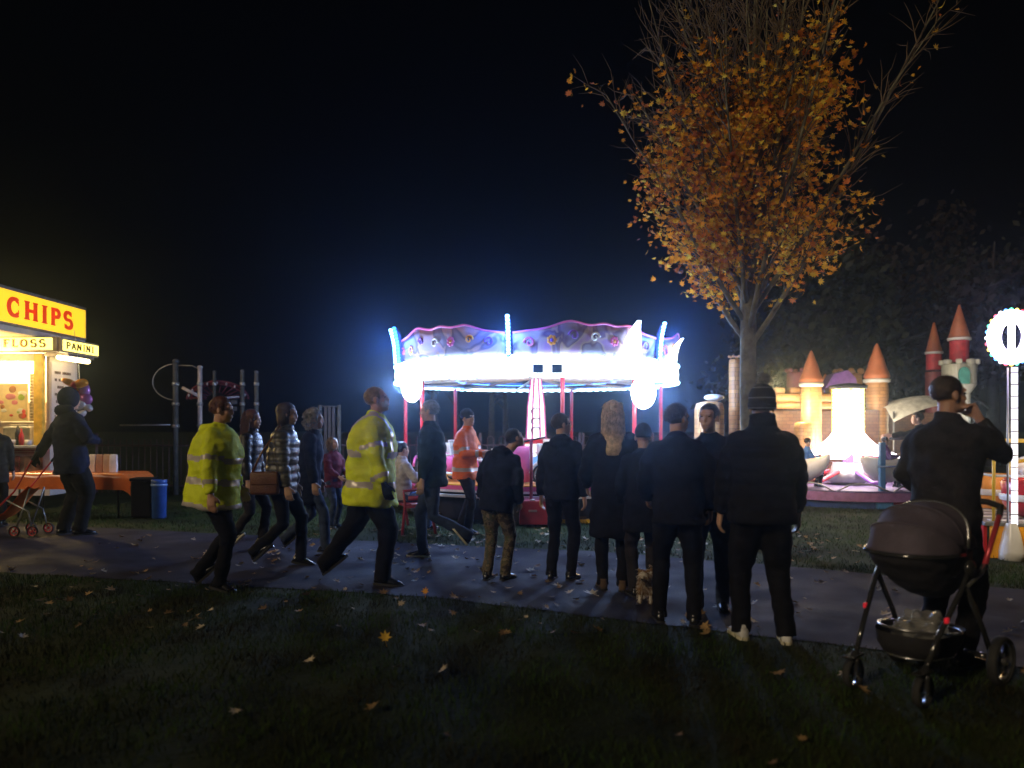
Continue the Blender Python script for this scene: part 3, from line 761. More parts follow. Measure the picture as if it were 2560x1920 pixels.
def ring_pt(r, deg, z): return V((r * math.sin(R(deg)), -r * math.cos(R(deg)), z))   # deg 0 faces the camera side
def spoked_wheel(parent, c, r, w, axis_rot, rimm=STEEL, spokes=8):
    M = Matrix.Rotation(axis_rot, 3, 'Z') @ Matrix.Rotation(R(90), 3, 'X')
    t = MB().lathe([(r * .84, -w / 2), (r * .95, -w / 2), (r, -w * .3), (r, w * .3), (r * .95, w / 2), (r * .84, w / 2), (r * .84, -w / 2)], c, 28, M=M).build('wheel', BLACKR, parent, True)
    mb = MB().lathe([(r * .72, -w * .3), (r * .85, -w * .38), (r * .85, w * .38), (r * .72, w * .3), (r * .72, -w * .3)], c, 28, M=M)
    mb.lathe([(.001, -w * .5), (r * .16, -w * .5), (r * .16, w * .5), (.001, w * .5)], c, 14, M=M)
    for i in range(spokes):
        a = 2 * PI * i / spokes; d = M @ V((math.cos(a), math.sin(a), 0))
        mb.tube([V(c) + d * r * .12, V(c) + d * r * .76], [r * .07, r * .05], 6)
    mb.build('rim', rimm, t, True)
    return t

CC = V((.45, 14.8, 0))
car = empty('carousel', CC, 0, 'brightly lit children\'s carousel with white light band and painted rounding boards', 'carousel'); car.scale = (.965, .965, 1)
mb = MB()
mb.lathe([(.02, .60), (2.60, .60), (2.70, .60)], seg=72, mi=0)
mb.lathe([(2.70, .602), (2.70, .585)], seg=72, mi=1)
mb.lathe([(2.702, .585), (2.702, .515)], seg=72, mi=2)
mb.lathe([(2.72, .515), (2.72, .478), (2.60, .478)], seg=72, mi=3)
mb.lathe([(2.66, .44), (2.76, .44), (2.76, .40), (2.66, .40)], seg=72, mi=3)
mb.build('platform', [ORANGE, YELP, PINK, WHITEP], car)
MB().lathe([(2.62, .478), (2.5, .40), (2.46, .02)], seg=60).build('skirt', DARKST, car)
for i in range(12):
    a = 15 + 30 * i; p = ring_pt(2.4, a, 0); MB().box(p + V((0, 0, .05)), (.22, .22, .09), M=Matrix.Rotation(R(a), 3, 'Z')).build('packing_block', mat('old_timber', (.10, .07, .04), .9), car)
# centre column
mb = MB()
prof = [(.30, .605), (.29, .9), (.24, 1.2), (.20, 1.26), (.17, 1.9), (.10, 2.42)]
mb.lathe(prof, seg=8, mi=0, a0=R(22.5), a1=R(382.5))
for j in range(8):
    a = R(22.5 + 45 * j); mb.tube([V((r * 1.01 * math.cos(a), r * 1.01 * math.sin(a), z)) for r, z in prof], .018, 6, mi=1)
mb.lathe([(.27, 1.2), (.31, 1.22), (.31, 1.28), (.25, 1.30)], seg=24, mi=2)
for z in (.72, .98, 1.45, 1.62, 1.8):
    for s in (0, 1, 2): mb.tube([V(((.16 + .02 * s) * math.cos(t) * .5, -.30 + (z - .6) * .115 - .012, z + .06 * math.sin(t))) for t in np.linspace(.3 + s, 2.2 + s, 8)], .008, 5, mi=3)
mb.build('centre_column', [glow('white_column_added_glow', (1.0, .93, .97), 1.0), PINK, RED, DARKST], car)  # column is no lamp; its glow stands in for canopy light falling on it
lamp('deck_lamp', (.1, -1.5, 2.2), 55, (.9, .92, 1.0), car, .1)
# canopy
mb = MB(); mb.lathe([(.1, 2.46), (1.3, 2.40), (2.60, 2.33)], seg=72, mi=0); mb.lathe([(2.62, 2.62), (1.6, 2.82), (.4, 2.95), (.01, 3.0)], seg=72, mi=1)
for i in range(12):
    a = 30 * i + 8; mb.tube([ring_pt(.15, a, 2.43), ring_pt(2.6, a, 2.31)], .03, 6, mi=2)
mb.build('canopy', [NAVYP, mat('blue_canvas', (.05, .08, .3), .8), WHITEP], car)
band = MB(); band.lathe([(2.63, 2.31), (2.70, 2.33), (2.72, 2.45), (2.70, 2.58), (2.63, 2.60)], seg=96)
band.build('light_band', glow('white_led_panel', (.80, .95, 1.0), 5.0), car, True)
for z in (2.31, 2.605):
    nb = 96 * 5
    MB().tube([ring_pt(2.71, 360 * j / nb, z) for j in range(nb + 1)], [.008 + .022 * abs(math.sin(PI * j / 5)) ** .6 for j in range(nb + 1)], 7).build('bulb_garland', glow('cool_bulb', (.55, .85, 1.0), 9), car, True)
mb = MB(); mb.lathe([(2.45, 2.318), (2.52, 2.312)], seg=72); mb.lathe([(1.5, 2.362), (1.56, 2.358)], seg=72)
mb.build('under_light', glow('blue_led_strip', (.08, .28, 1.0), 14), car)

def board_mat(i):
    hues = [((.55, .30, .62), (.75, .52, .45)), ((.36, .40, .80), (.70, .50, .60)), ((.72, .40, .55), (.80, .68, .40)), ((.45, .50, .85), (.78, .55, .60)), ((.80, .62, .50), (.60, .36, .60)), ((.50, .42, .75), (.80, .50, .50))][i]
    m = bpy.data.materials.new('painted_board'); m.use_nodes = True
    n, l = m.node_tree.nodes, m.node_tree.links; b = n['Principled BSDF']; b.inputs['Roughness'].default_value = .45
    tc = n.new('ShaderNodeTexCoord'); nz = n.new('ShaderNodeTexNoise'); nz.inputs['Scale'].default_value = 1.7; nz.inputs['Distortion'].default_value = 1.1
    l.new(tc.outputs['Object'], nz.inputs['Vector'])
    cr = n.new('ShaderNodeValToRGB'); e = cr.color_ramp.elements; e.new(.47); e.new(.55)
    for k, (p, c) in enumerate(((.38, hues[0]), (.48, hues[1]), (.52, tuple(x * .45 for x in hues[0])), (.60, (.46, .38, .62)))): e[k].position = p; e[k].color = (*[x * .55 for x in c], 1)
    l.new(nz.outputs['Fac'], cr.inputs['Fac']); l.new(cr.outputs['Color'], b.inputs['Base Color'])
    return m
def top_h(u):                                     # u 0..1 along one board
    return .36 + .10 * math.sin(u * PI) + .09 * math.exp(-((u - .34) / .10) ** 2) + .06 * math.exp(-((u - .56) / .07) ** 2) + .075 * math.exp(-((u - .74) / .09) ** 2)
PY = [-11 + 60 * i for i in range(6)]
for i, a0 in enumerate(PY):
    mb = MB(); nu = 40; rows = []
    for j in range(nu + 1):
        u = j / nu; a = a0 + 1.2 + 57.6 * u; h = top_h(u)
        rows.append([ring_pt(2.655 + .14 * t * h, a, 2.612 + h * t) for t in (0, .25, .5, .75, 1)] + [ring_pt(2.625 + .14 * t * h, a, 2.612 + h * t) for t in (1, .5, 0)])
    mb.rings(rows, 0, True, True)
    b = mb.build('rounding_board', board_mat(i), car, True)
    mb = MB(); mb.tube([r[4] + V((0, 0, .006)) for r in rows], .018, 6); mb.build('board_edging', PINK, b, True)
    rs = np.random.RandomState(i + 30)
    for q in range(7):
        mb = MB()                            # carved scrolls and rosettes in relief on the board
        u = .1 + .8 * q / 6; a = a0 + 1.2 + 57.6 * u; h = top_h(u) * rs.uniform(.4, .62); M = Matrix.Rotation(R(a), 3, 'Z'); c = ring_pt(2.668 + .14 * h, a, 2.612 + h); sg = 1 if q % 2 else -1; r0 = rs.uniform(.07, .12)
        if q % 3 == 1:
            for k in range(7):
                t = 2 * PI * k / 7; mb.ell(c + M @ V((.055 * math.cos(t), 0, .055 * math.sin(t))), (.03, .012, .03), 8, M=M, mi=q % 4)
            mb.ell(c, (.03, .02, .03), 8, M=M, mi=(q + 1) % 4)
        else:
            mb.tube([c + M @ V((sg * r0 * (1 - t / 9) * math.cos(t), 0, r0 * (1 - t / 9) * math.sin(t))) for t in np.linspace(0, 7.5, 26)], np.linspace(.02, .010, 26), 6, mi=q % 4)
        mb.build('carved_scroll', [PINK, ORANGE, PURP, CREAM], b, True)
# flared lamp arms at the board joints
BULB = glow('blue_white_bulb', (.30, .72, 1.0), 7); BULBD = glow('blue_bulb', (.04, .30, 1.0), 6)
for i, a0 in enumerate(PY):
    for da, mm in ((0, BULB), (5.5 if i in (5, 4) else -3.6, BULBD)):
        if da and i not in (5, 4): continue
        pts = [ring_pt(2.70 + .02 * t + .07 * t ** 3, a0 + da, 2.60 + .62 * t) for t in np.linspace(0, 1, 12)]
        f = MB().tube(pts, [.045] * 10 + [.035, .02], 8).build('lamp_arm', NAVYP, car, True)
        mb = MB()
        for p in [V(q) for q in pts][1::1]: d = V((p.x, p.y, 0)).normalized(); mb.ell(p + d * .05, (.036, .036, .03), 8)
        mb.build('bulb_strip', mm, f, True)
# bright white flared end petals on the right
for a0 in (34, 62):
    pts = [ring_pt(2.72 + .03 * t + .15 * t ** 3, a0, 2.58 + (.62 if a0 < 50 else .45) * t) for t in np.linspace(0, 1, 10)]
    rr = []
    for k, p in enumerate(pts): w = .22 * (1 - (k / 9.6) ** 2) + .01; T = V((math.cos(R(a0)), math.sin(R(a0)), 0)); rr.append(oval(p, T * w, V((T.y, -T.x, 0)) * .02, 12))
    MB().rings(rr).build('light_petal', glow('white_petal_led', (.85, .97, 1.0), 5), car, True)
for a in (-53, 8, 39, 100, 160, 222, 268):
    r = 2.55
    q = MB().tube([ring_pt(r, a, .6), ring_pt(r, a, 2.33)], .036, 10).build('canopy_pole', RED, car, True)
    MB().lathe([(.07, .60), (.07, .63), (.045, .66)], ring_pt(r, a, 0), 14).build('pole_foot', WHITEP, q, True)
def flood(a, z, power):
    c = ring_pt(2.78, a, z); M = Matrix.Rotation(R(a), 3, 'Z')
    h = MB().box(c + M @ V((0, .07, 0)), (.36, .12, .28), M=M, bev=.02).build('floodlight', DARKST, car)
    MB().lathe([(.001, .13), (.12, .12), (.20, .09), (.25, .04), (.265, -.02), (.24, -.06)], c + M @ V((0, .02, 0)), 24, M=M @ Matrix.Rotation(R(90), 3, 'X')).build('lens', glow('flood_lens', (.85, .97, 1.0), 30), h)
    MB().tube([c + M @ V((-.19, .07, 0)), c + M @ V((-.19, .12, .12)), c + M @ V((0, .16, .2)), c + M @ V((.19, .12, .12)), c + M @ V((.19, .07, 0))], .012, 6).build('bracket', STEEL, h)
    lamp('flood_lamp', c + M @ V((0, -.16, 0)), power, ICE, h, .13)
flood(-53, 2.19, 360)
flood(39, 2.07, 460)
lamp('canopy_lamp', (0, 0, 2.2), 650, (.14, .22, 1.0), car, .1)
lamp('crown_lamp', (0, -.6, 2.75), 12, (.35, .5, 1.0), car, .2)
for a in (-71, -11, 49): lamp('arm_lamp', ring_pt(3.0, a, 3.0), 95, (.07, .24, 1.0), car, .12)
# sign box hung under the band
mb = MB(); c = ring_pt(2.80, 2, 2.41)
mb.box(c, (.54, .05, .26), 0, bev=.01)
for s in (-1, 1): mb.box(c + V((.15 * s, -.024, .0)), (.16, .012, .13), 1, bev=.004)
mb.build('fascia_box', [glow('lit_fascia', (.85, .95, 1.0), 2.5), mat('smoked_glass', (.05, .12, .22), .15)], car)

# ride vehicles on the deck
def toy_car(a, body, trim, r=2.08):
    M4 = Matrix.Translation(ring_pt(r, a, .605)) @ Matrix.Rotation(R(a), 4, 'Z')
    def T(p): return M4 @ V(p)
    M = M4.to_3x3()
    mb = MB()
    rr = []
    for x, w, z0, z1 in ((-.50, .10, .20, .30), (-.44, .17, .13, .42), (-.30, .19, .11, .47), (-.12, .19, .11, .44), (.04, .18, .12, .42), (.10, .16, .13, .46), (.36, .13, .14, .42), (.46, .11, .16, .36)):
        zc, zh = (z0 + z1) / 2, (z1 - z0) / 2; rr.append([T((x,) + tuple(q)) for q in [(w * math.copysign(abs(math.cos(t)) ** .7, math.cos(t)), zc + zh * math.copysign(abs(math.sin(t)) ** .7, math.sin(t))) for t in np.linspace(0, 2 * PI, 16, endpoint=False)]])
    b = mb.rings(rr).build('ride_car', body, car, True)
    mb = MB()
    for s in (-1, 1):
        for x in (-.33, .36):
            mb.tube([T((x + .20 * math.cos(t), .22 * s, .155 + .20 * math.sin(t))) for t in np.linspace(.1, PI - .1, 10)], .026, 6)
        mb.tube([T((-.16, .22 * s, .13)), T((.18, .22 * s, .13))], .028, 6)
    mb.build('mudguards', trim, b, True)
    mb = MB()
    mb.tube([T((.04, -.17, .43)), T((-.02, -.16, .68)), T((-.02, .16, .68)), T((.04, .17, .43))], .014, 6, mi=0)
    mb.box(T((.01, 0, .555)), (.010, .31, .23), 1, M=M @ Matrix.Rotation(R(-12), 3, 'Y'))
    mb.build('windscreen', [WHITEP, mat('pale_glass', (.7, .8, .85), .1, alpha=.35)], b)
    mb = MB().box(T((-.32, 0, .50)), (.08, .34, .28), M=M, bev=.03).box(T((-.20, 0, .42)), (.24, .32, .06), M=M, bev=.02)
    mb.build('seat', CREAM, b, True)
    MB().tube([T((-.04 + .0 * t, .075 * math.cos(t), .54 + .075 * math.sin(t))) for t in np.linspace(0, 2 * PI, 16)], .011, 6).build('steering_wheel', BLACKR, b, True)
    for s in (-1, 1):
        MB().lathe([(.001, 0), (.04, .01), (.05, .05), (.05, .07), (.001, .075)], T((.40, .12 * s, .42)), 14, M=M @ Matrix.Rotation(R(90), 3, 'Y')).build('headlight', WHITEP, b, True)
        for x in (-.34, .36): spoked_wheel(b, T((x, .20 * s, .155)), .155, .05, R(a))
    return b
toy_car(9, SKYB, WHITEP); toy_car(-44, PINK, CREAM); toy_car(62, YELP, RED); toy_car(118, WHITEP, RED); toy_car(176, RED, CREAM); toy_car(-100, SKYB, PINK)
mb = MB()                                            # white control cabinet beside the column
mb.box((.33, -.55, .95), (.42, .3, .68), 0, bev=.015)
for s in (-1, 0, 1): mb.lathe([(.001, 0), (.03, 0), (.03, .02), (.001, .02)], (.33 + .11 * s, -.70, 1.18), 10, 1, M=Matrix.Rotation(R(90), 3, 'X'))
mb.build('control_cabinet', [CREAM, DARKST], car)
mb = MB()                                            # cartoon-free rocking seat: pink shell seat left of the column
mb.lathe([(.30, .02), (.34, .2), (.33, .5), (.28, .72), (.24, .74), (.28, .5), (.28, .2), (.02, .16)], (-.36, -1.95, .605), 20, M=Matrix.Scale(.8, 3))
mb.build('shell_seat', PINK, car, True)

# red drawbar jack in front of the carousel
r = empty('jack_stand', G(1328, 1316), 0, 'red post with box foot standing in front of the carousel', 'jack stand')
MB().tube([(0, 0, .3), (0, 0, 1.32)], .026, 10).build('post', MAROON, r, True)
MB().box((.08, .05, .22), (.52, .34, .36), bev=.015).build('base_box', MAROON, r)
MB().box((.02, -.06, .34), (.08, .10, .16), bev=.01).box((.02, -.10, .25), (.13, .1, .03), bev=.005).build('clamp', STEEL, r)
MB().tube([(-.2, 0, 1.27), (.02, 0, 1.32), (.22, 0, 1.36)], .014, 8).build('handle', DARKST, r, True)
r = empty('cable_ramp', G(1462, 1306), R(3), 'yellow and black cable ramp on the leafy grass before the carousel', 'cable ramp')
mb = MB()
for i in range(5): mb.prism([(-.12, 0), (-.07, .05), (.07, .05), (.12, 0)], .18, Matrix.Translation(V((-.45 + i * .18, 0, .003))) @ Matrix.Rotation(R(-90), 4, 'Z'), i % 2)
mb.build('ramp', [YELP, BLACKR], r)

# ------------------------------------------------------------------ lettering
def stroke(ch):
    arc = lambda cx, cy, rx, ry, a, b, n=12: [(cx + rx * math.cos(R(a + (b - a) * i / n)), cy + ry * math.sin(R(a + (b - a) * i / n))) for i in range(n + 1)]
    D = {'C': ([arc(.5, .5, .40, .44, 48, 312, 18)], [(.80, .72, .06, .22), (.80, .28, .06, .22)]),
         'H': ([[(.22, .06), (.22, .94)], [(.78, .06), (.78, .94)], [(.22, .5), (.78, .5)]], [(.22, .97, .36, .08), (.78, .97, .36, .08), (.22, .03, .36, .08), (.78, .03, .36, .08)]),
         'I': ([[(.5, .06), (.5, .94)]], [(.5, .97, .9, .08), (.5, .03, .9, .08)]),
         'P': ([[(.27, .06), (.27, .94)], [(.27, .92), (.52, .92)] + arc(.55, .71, .27, .21, 90, -90) + [(.27, .5)]], [(.24, .97, .3, .08), (.27, .03, .42, .08)]),
         'S': ([arc(.5, .71, .30, .23, 30, 250, 14) + arc(.5, .27, .33, .24, 80, -150, 14)], [(.80, .82, .07, .22), (.18, .16, .07, .22)]),
         'F': ([[(.28, .06), (.28, .94)], [(.28, .93), (.82, .93)], [(.28, .5), (.66, .5)]], [(.26, .03, .42, .08), (.84, .86, .07, .2), (.22, .97, .24, .08)]),
         'L': ([[(.28, .06), (.28, .94)], [(.28, .06), (.84, .06)]], [(.28, .97, .42, .08), (.85, .14, .07, .2)]),
         'O': ([arc(.5, .5, .38, .44, 0, 360, 24)], []),
         'A': ([[(.16, .05), (.48, .95)], [(.52, .95), (.84, .05)], [(.30, .36), (.70, .36)]], [(.16, .03, .30, .08), (.84, .03, .30, .08)]),
         'N': ([[(.2, .05), (.2, .94)], [(.2, .92), (.8, .08)], [(.8, .06), (.8, .94)]], [(.2, .97, .3, .08), (.2, .03, .32, .08), (.8, .97, .32, .08)])}
    return D[ch]
def letter(mb, ch, o, ax, up, w, h, t, d, mi=0):
    """slab-serif letter: o lower-left corner, ax/up unit vectors, d depth vector"""
    def P(x, y): return o + ax * (x * w) + up * (y * h)
    st, se = stroke(ch)
    for pl in st:
        L = [P(*q) for q in pl]
        rr = []
        for i, p in enumerate(L):
            q = (L[min(i + 1, len(L) - 1)] - L[max(i - 1, 0)]); q.normalize(); nn = q.cross(d.normalized()); hv = abs(nn.dot(ax))
            th = t * (.55 + .45 * hv) / 2
            rr.append([p + nn * th, p - nn * th, p - nn * th + d, p + nn * th + d])
        mb.rings(rr, mi)
    for x, y, ww, hh in se:
        c = P(x, y); a = ax * (ww * w / 2); b = up * (hh * h / 2)
        mb.rings([[c - a - b + d * .01, c + a - b + d * .01, c + a + b + d * .01, c - a + b + d * .01], [c - a - b + d * 1.05, c + a - b + d * 1.05, c + a + b + d * 1.05, c - a + b + d * 1.05]], mi)

# ------------------------------------------------------------------ food stall
PANEL = mat('cream_panel', (.62, .52, .46), .6, var=.08)
LIT = glow('yellow_lit_acrylic', (1.0, .60, .02), 1.15); LITP = glow('pale_yellow_lit_acrylic', (1.0, .80, .16), 3.0); FRAME = mat('aluminium_frame', (.35, .30, .30), .4, metal=.6); TUBE = glow('warm_tube', (1.0, .80, .35), 16)
LETR = mat('red_vinyl', (.75, .03, .01), .5, emit=(1, .05, .0), estr=.55); LETB = mat('brown_vinyl', (.20, .09, .01), .5)
st = empty('food_stall', (-9.6, 14.6, 0), 0, 'yellow lit chips and candy floss stall at the left edge', 'food stall')
def L(x, y, z): return V((x + 9.6, y - 14.6, z))
def lbox(mb, x0, x1, y0, y1, z0, z1, mi=0, bev=0): return mb.box(L((x0 + x1) / 2, (y0 + y1) / 2, (z0 + z1) / 2), (x1 - x0, y1 - y0, z1 - z0), mi, bev=bev)
lbox(MB(), -13, -8.46, 11.6, 15.62, 3.12, 3.22).build('roof', PANEL, st)
mb = MB(); lbox(mb, -12.6, -8.56, 14.5, 14.58, .25, 1.12); lbox(mb, -12.6, -8.56, 15.36, 15.42, .25, 3.12); lbox(mb, -8.56, -8.50, 14.5, 15.42, .25, 2.9); lbox(mb, -12.6, -8.6, 14.58, 15.36, .25, .33)
lbox(mb, -12.6, -8.58, 14.44, 14.50, 2.72, 2.86)
mb.build('wall', PANEL, st)
mb = MB(); lbox(mb, -8.74, -8.58, 14.40, 14.50, 1.18, 2.86, bev=.01); mb.build('corner_post', mat('yellow_post', (.75, .48, .05), .5), st)
mb = MB(); lbox(mb, -12.6, -8.52, 14.12, 14.62, 1.13, 1.18, bev=.008); mb.build('counter', STEEL, st)
mb = MB()
for i in range(9): lbox(mb, -12.4 + i * .43, -12.06 + i * .43, 14.475, 14.5, .55, .98, 0 if i % 2 else 1)
lbox(mb, -12.6, -8.56, 14.47, 14.5, 1.03, 1.045, 2); lbox(mb, -12.6, -8.56, 14.47, 14.5, 1.07, 1.085, 2)
mb.build('front_pictures', [mat('picture_red', (.4, .08, .05), .5, var=.7, scale=12), mat('picture_brown', (.30, .12, .06), .5, var=.8, scale=9), MAROON], st)
# main sign, facing the path
s1 = MB(); lbox(s1, -8.62, -8.40, 11.4, 15.56, 3.225, 3.86); s1 = s1.build('roof_sign', FRAME, st)
mb = MB(); lbox(mb, -8.41, -8.385, 11.45, 15.50, 3.26, 3.80); mb.build('lit_face', LIT, s1)
for ch, q0, q1 in (('C', 18, 53), ('H', 59, 96), ('I', 103, 119), ('P', 125, 152), ('S', 157, 183)):
    y0, y1 = 8.385 * F / (1280 - q0), 8.385 * F / (1280 - q1)
    mb = MB(); letter(mb, ch, L(-8.378, y0, 3.37), V((0, 1, 0)), V((0, 0, 1)), y1 - y0, .32, .115, V((-.006, 0, 0))); mb.build('letter', LETR, s1)
# floss sign facing us
s2 = MB(); lbox(s2, -12, -8.08, 14.0, 14.3, 2.86, 3.115); s2 = s2.build('front_sign', FRAME, st)
mb = MB(); lbox(mb, -11.9, -8.16, 13.985, 14.0, 2.885, 3.095); mb.build('lit_face', LITP, s2)
for ch, q0, q1 in (('F', 9, 28), ('L', 30, 49), ('O', 52, 71), ('S', 76, 95), ('S', 98, 117)):
    x0, x1 = (q0 - 1280) / F * 14, (q1 - 1280) / F * 14
    mb = MB(); letter(mb, ch, L(x0, 13.975, 2.93), V((1, 0, 0)), V((0, 0, 1)), x1 - x0, .14, .042, V((0, .006, 0))); mb.build('letter', LETB, s2)
# side sign
s3 = MB(); lbox(s3, -8.08, -8.02, 14.01, 15.3, 2.85, 3.11); lbox(s3, -8.5, -8.06, 14.32, 15.2, 2.80, 2.86); s3 = s3.build('side_sign', FRAME, st)
mb = MB(); lbox(mb, -8.025, -8.005, 14.08, 15.26, 2.885, 3.075); mb.build('lit_face', LITP, s3)
for i, ch in enumerate('PANINI'):
    w = .165 if ch != 'I' else .10; y0 = 14.14 + [0, .175, .36, .55, .665, .86][i]
    mb = MB(); letter(mb, ch, L(-7.998, y0, 2.92), V((0, 1, 0)), V((0, 0, 1)), w, .125, .040, V((-.006, 0, 0))); mb.build('letter', LETB, s3)
mb = MB().tube([L(-8.12, 14.12, 2.76), L(-8.12, 15.1, 2.76)], .04, 10, round_ends=True); mb.build('side_tube_light', TUBE, st, True)
# menu board on the end wall
m1 = MB(); lbox(m1, -8.505, -8.48, 14.52, 15.32, 1.25, 2.72); m1 = m1.build('menu_board', mat('menu_white', (.72, .60, .55), .5, var=.05), st)
mb = MB(); rs = np.random.RandomState(5)
for i in range(9):
    z = 2.50 - i * .135
    for k in range(14):
        if rs.rand() < .15: continue
        lbox(mb, -8.483, -8.474, 14.62 + k * .042, 14.62 + k * .042 + rs.uniform(.018, .034), z, z + .05)
mb.build('menu_text', mat('menu_brown', (.12, .06, .04), .6), m1)
# inside
mb = MB(); lbox(mb, -12.5, -8.7, 15.1, 15.36, 1.60, 1.63); lbox(mb, -12.5, -8.7, 15.15, 15.36, 1.98, 2.0); mb.build('shelf', WHITEP, st)
mb = MB(); lbox(mb, -9.55, -8.98, 14.62, 14.64, 1.62, 2.32, 0); 
po = mb.build('food_poster', [mat('poster_paper', (.80, .66, .40), .4, var=.15, scale=6)], st); rs = np.random.RandomState(9)
for k in range(16):
    c = L(rs.uniform(-9.48, -9.05), 14.612, rs.uniform(1.70, 2.24)); rr_ = rs.uniform(.035, .085); MB().ell(c, (rr_, .006, rr_ * rs.uniform(.5, 1)), 14).build('food_print', [mat('print_pink', (.70, .25, .35), .4), mat('print_white', (.85, .82, .8), .4), mat('print_brown', (.40, .17, .06), .4), mat('print_red', (.65, .08, .06), .4), mat('print_green', (.35, .5, .08), .4)][k % 5], po, True)
for k, x in enumerate((-9.9, -9.45, -9.05)): MB().box(L(x, 14.105, 1.05), (.20, .012, .15), bev=.003).build('price_card', WHITEP, st)
mb = MB()
for k in range(16): mb.lathe([(.001, 0), (.035, 0), (.045, .05), (.001, .05)], L(-8.86, 14.56, 1.62 + k * .055), 10)
mb.build('cup_stack', mat('striped_paper_cup', (.3, .26, .18), .6, var=.5), st, True)
fr = MB(); lbox(fr, -9.5, -8.98, 14.7, 15.1, 1.18, 1.52, bev=.03); lbox(fr, -9.42, -9.06, 14.78, 15.02, 1.52, 1.56, bev=.01); fr.build('fryer', STEEL, st)
for x, hgt, m_ in ((-9.0, .36, DARKST), (-8.93, .30, RED), (-9.62, .22, YELP)):
    MB().lathe([(.001, 0), (.04, 0), (.042, hgt * .6), (.018, hgt * .8), (.012, hgt), (.001, hgt)], L(x, 14.35, 1.182), 12).build('sauce_bottle', m_, st, True)
for x in (-9.02, -8.72): MB().lathe([(.001, 0), (.05, 0), (.062, .10), (.055, .10), (.045, .01)], L(x, 14.22, 1.182), 14).build('chip_tub', CREAM, st, True)
for y in (14.8, 15.2):
    MB().tube([L(-12, y, 3.03), L(-8.8, y, 3.03)], .03, 8).build('tube_light', TUBE, st)
mb = MB()
for k, x in enumerate((-9.75, -9.5)): mb.tube([L(x, 14.52, 2.70), L(x + .02, 14.5, 2.55), L(x - .05, 14.5, 2.42)], .012, 6)
mb.build('utensil_hooks', DARKST, st)
lamp('stall_lamp', L(-9.6, 14.95, 2.75), 300, (1.0, .72, .30), st, .15)
lamp('front_lamp', L(-9.2, 13.6, 2.8), 60, (1.0, .70, .25), st, .15)

# orange display: ruffled candy-coloured bunch hanging at the stall corner
r = empty('balloon_bunch', W(196, 1045, 13.4), 0, 'bunch of orange, purple and white foil balloons hanging beside the stall', 'balloons')
mats_ = [mat('orange_foil', (.9, .30, .02), .3, metal=.3), mat('purple_foil', (.42, .14, .40), .25, metal=.3), mat('white_foil', (.6, .58, .58), .25, metal=.4), mat('red_foil', (.45, .03, .05), .3, metal=.3)]
for x, z, rx, rz, mi, ro in ((-.14, .60, .15, .06, 0, 25), (.06, .58, .13, .08, 0, -15), (-.04, .47, .13, .06, 0, 15), (-.04, .55, .07, .07, 3, 0), (.10, .47, .10, .13, 1, 0), (.13, .32, .12, .10, 1, 10), (.0, .22, .16, .09, 2, -10), (.16, .18, .09, .06, 2, 30), (.06, .06, .11, .06, 2, -25), (.0, .40, .06, .08, 3, 0)):
    mb = MB().ell((x, random.uniform(-.05, .05), z), (rx, .07, rz), 16, M=Matrix.Rotation(R(ro), 3, 'Y'))
    mb.v = [tuple(V(v) + V((0, 0, .012 * noise.noise(V(v) * 22)))) for v in mb.v]
    mb.build('balloon', mats_[mi], r, True)
MB().tube([(.02, 0, .5), (.0, .02, .9), (-.35, .5, 1.55)], .005, 5).build('string', CREAM, r)

# table with orange cloth, bags on it
r = empty('folding_table', (-7.4, 13.5, 0), R(-4), 'folding table with drooping orange plastic cloth in front of the food stall', 'table')
MB().box((0, 0, .72), (2.0, .75, .035), bev=.01).build('table_top', CREAM, r)
for x in (-.85, .85):
    for y in (-.3, .3): MB().tube([(x, y, .71), (x * 1.03, y * 1.05, 0)], .016, 8).build('leg', DARKST, r, True)
rows = []
for i in range(41):
    x = -1.12 + 2.24 * i / 40; row = []
    for j in range(25):
        y = -.62 + 1.24 * j / 24; ex = max(0, abs(x) - 1.0); ey = max(0, abs(y) - .385)
        z = .745 - (ey * 1.15 + ex * .9) + .004 * noise.noise((x * 4, y * 4, 0)); yy = max(-.40, min(.40, y)) + math.copysign(.02, y) * (ey > 0) * math.sin(x * 9) * (ey * 6)
        row.append(V((max(-1.05, min(1.05, x)) + (ex * .6) * math.copysign(1, x), yy, z)))
    rows.append(row)
MB().rings(rows, 0, False, False).build('tablecloth', mat('orange_plastic_cloth', (.72, .16, .03), .28, var=.1), r, True)
for i, (px, c) in enumerate(((232, (.72, .66, .62)), (250, (.42, .22, .14)), (268, (.55, .36, .22)), (284, (.75, .70, .66)))):
    p = W(px, 1178, 13.45); b = empty('paper_bag', (p.x, 13.45, .748), R(-4 + i * 3), ['white paper bag nearest the hooded man on the orange table', 'dark brown paper bag second in the row on the orange table', 'tan paper bag third in the row on the orange table', 'white zigzag-topped paper bag at the right end of the table row'][i], 'bag', 'paper bags on the orange table')
    mb = MB(); rr = []
    for z, w, d in ((0, .055, .04), (.12, .057, .042), (.22, .056, .03), (.28, .058, .018)): rr.append([V((w * sx, d * sy, z + (.02 * (k % 2) if z > .25 else 0))) for k, (sx, sy) in enumerate(((-1, -1), (-.3, -1.05), (.3, -1), (1, -1), (1, 1), (.3, 1), (-.3, 1.05), (-1, 1)))])
    mb.rings(rr).build('bag_body', mat('bag_paper_%d' % i, c, .7, var=.2), b)

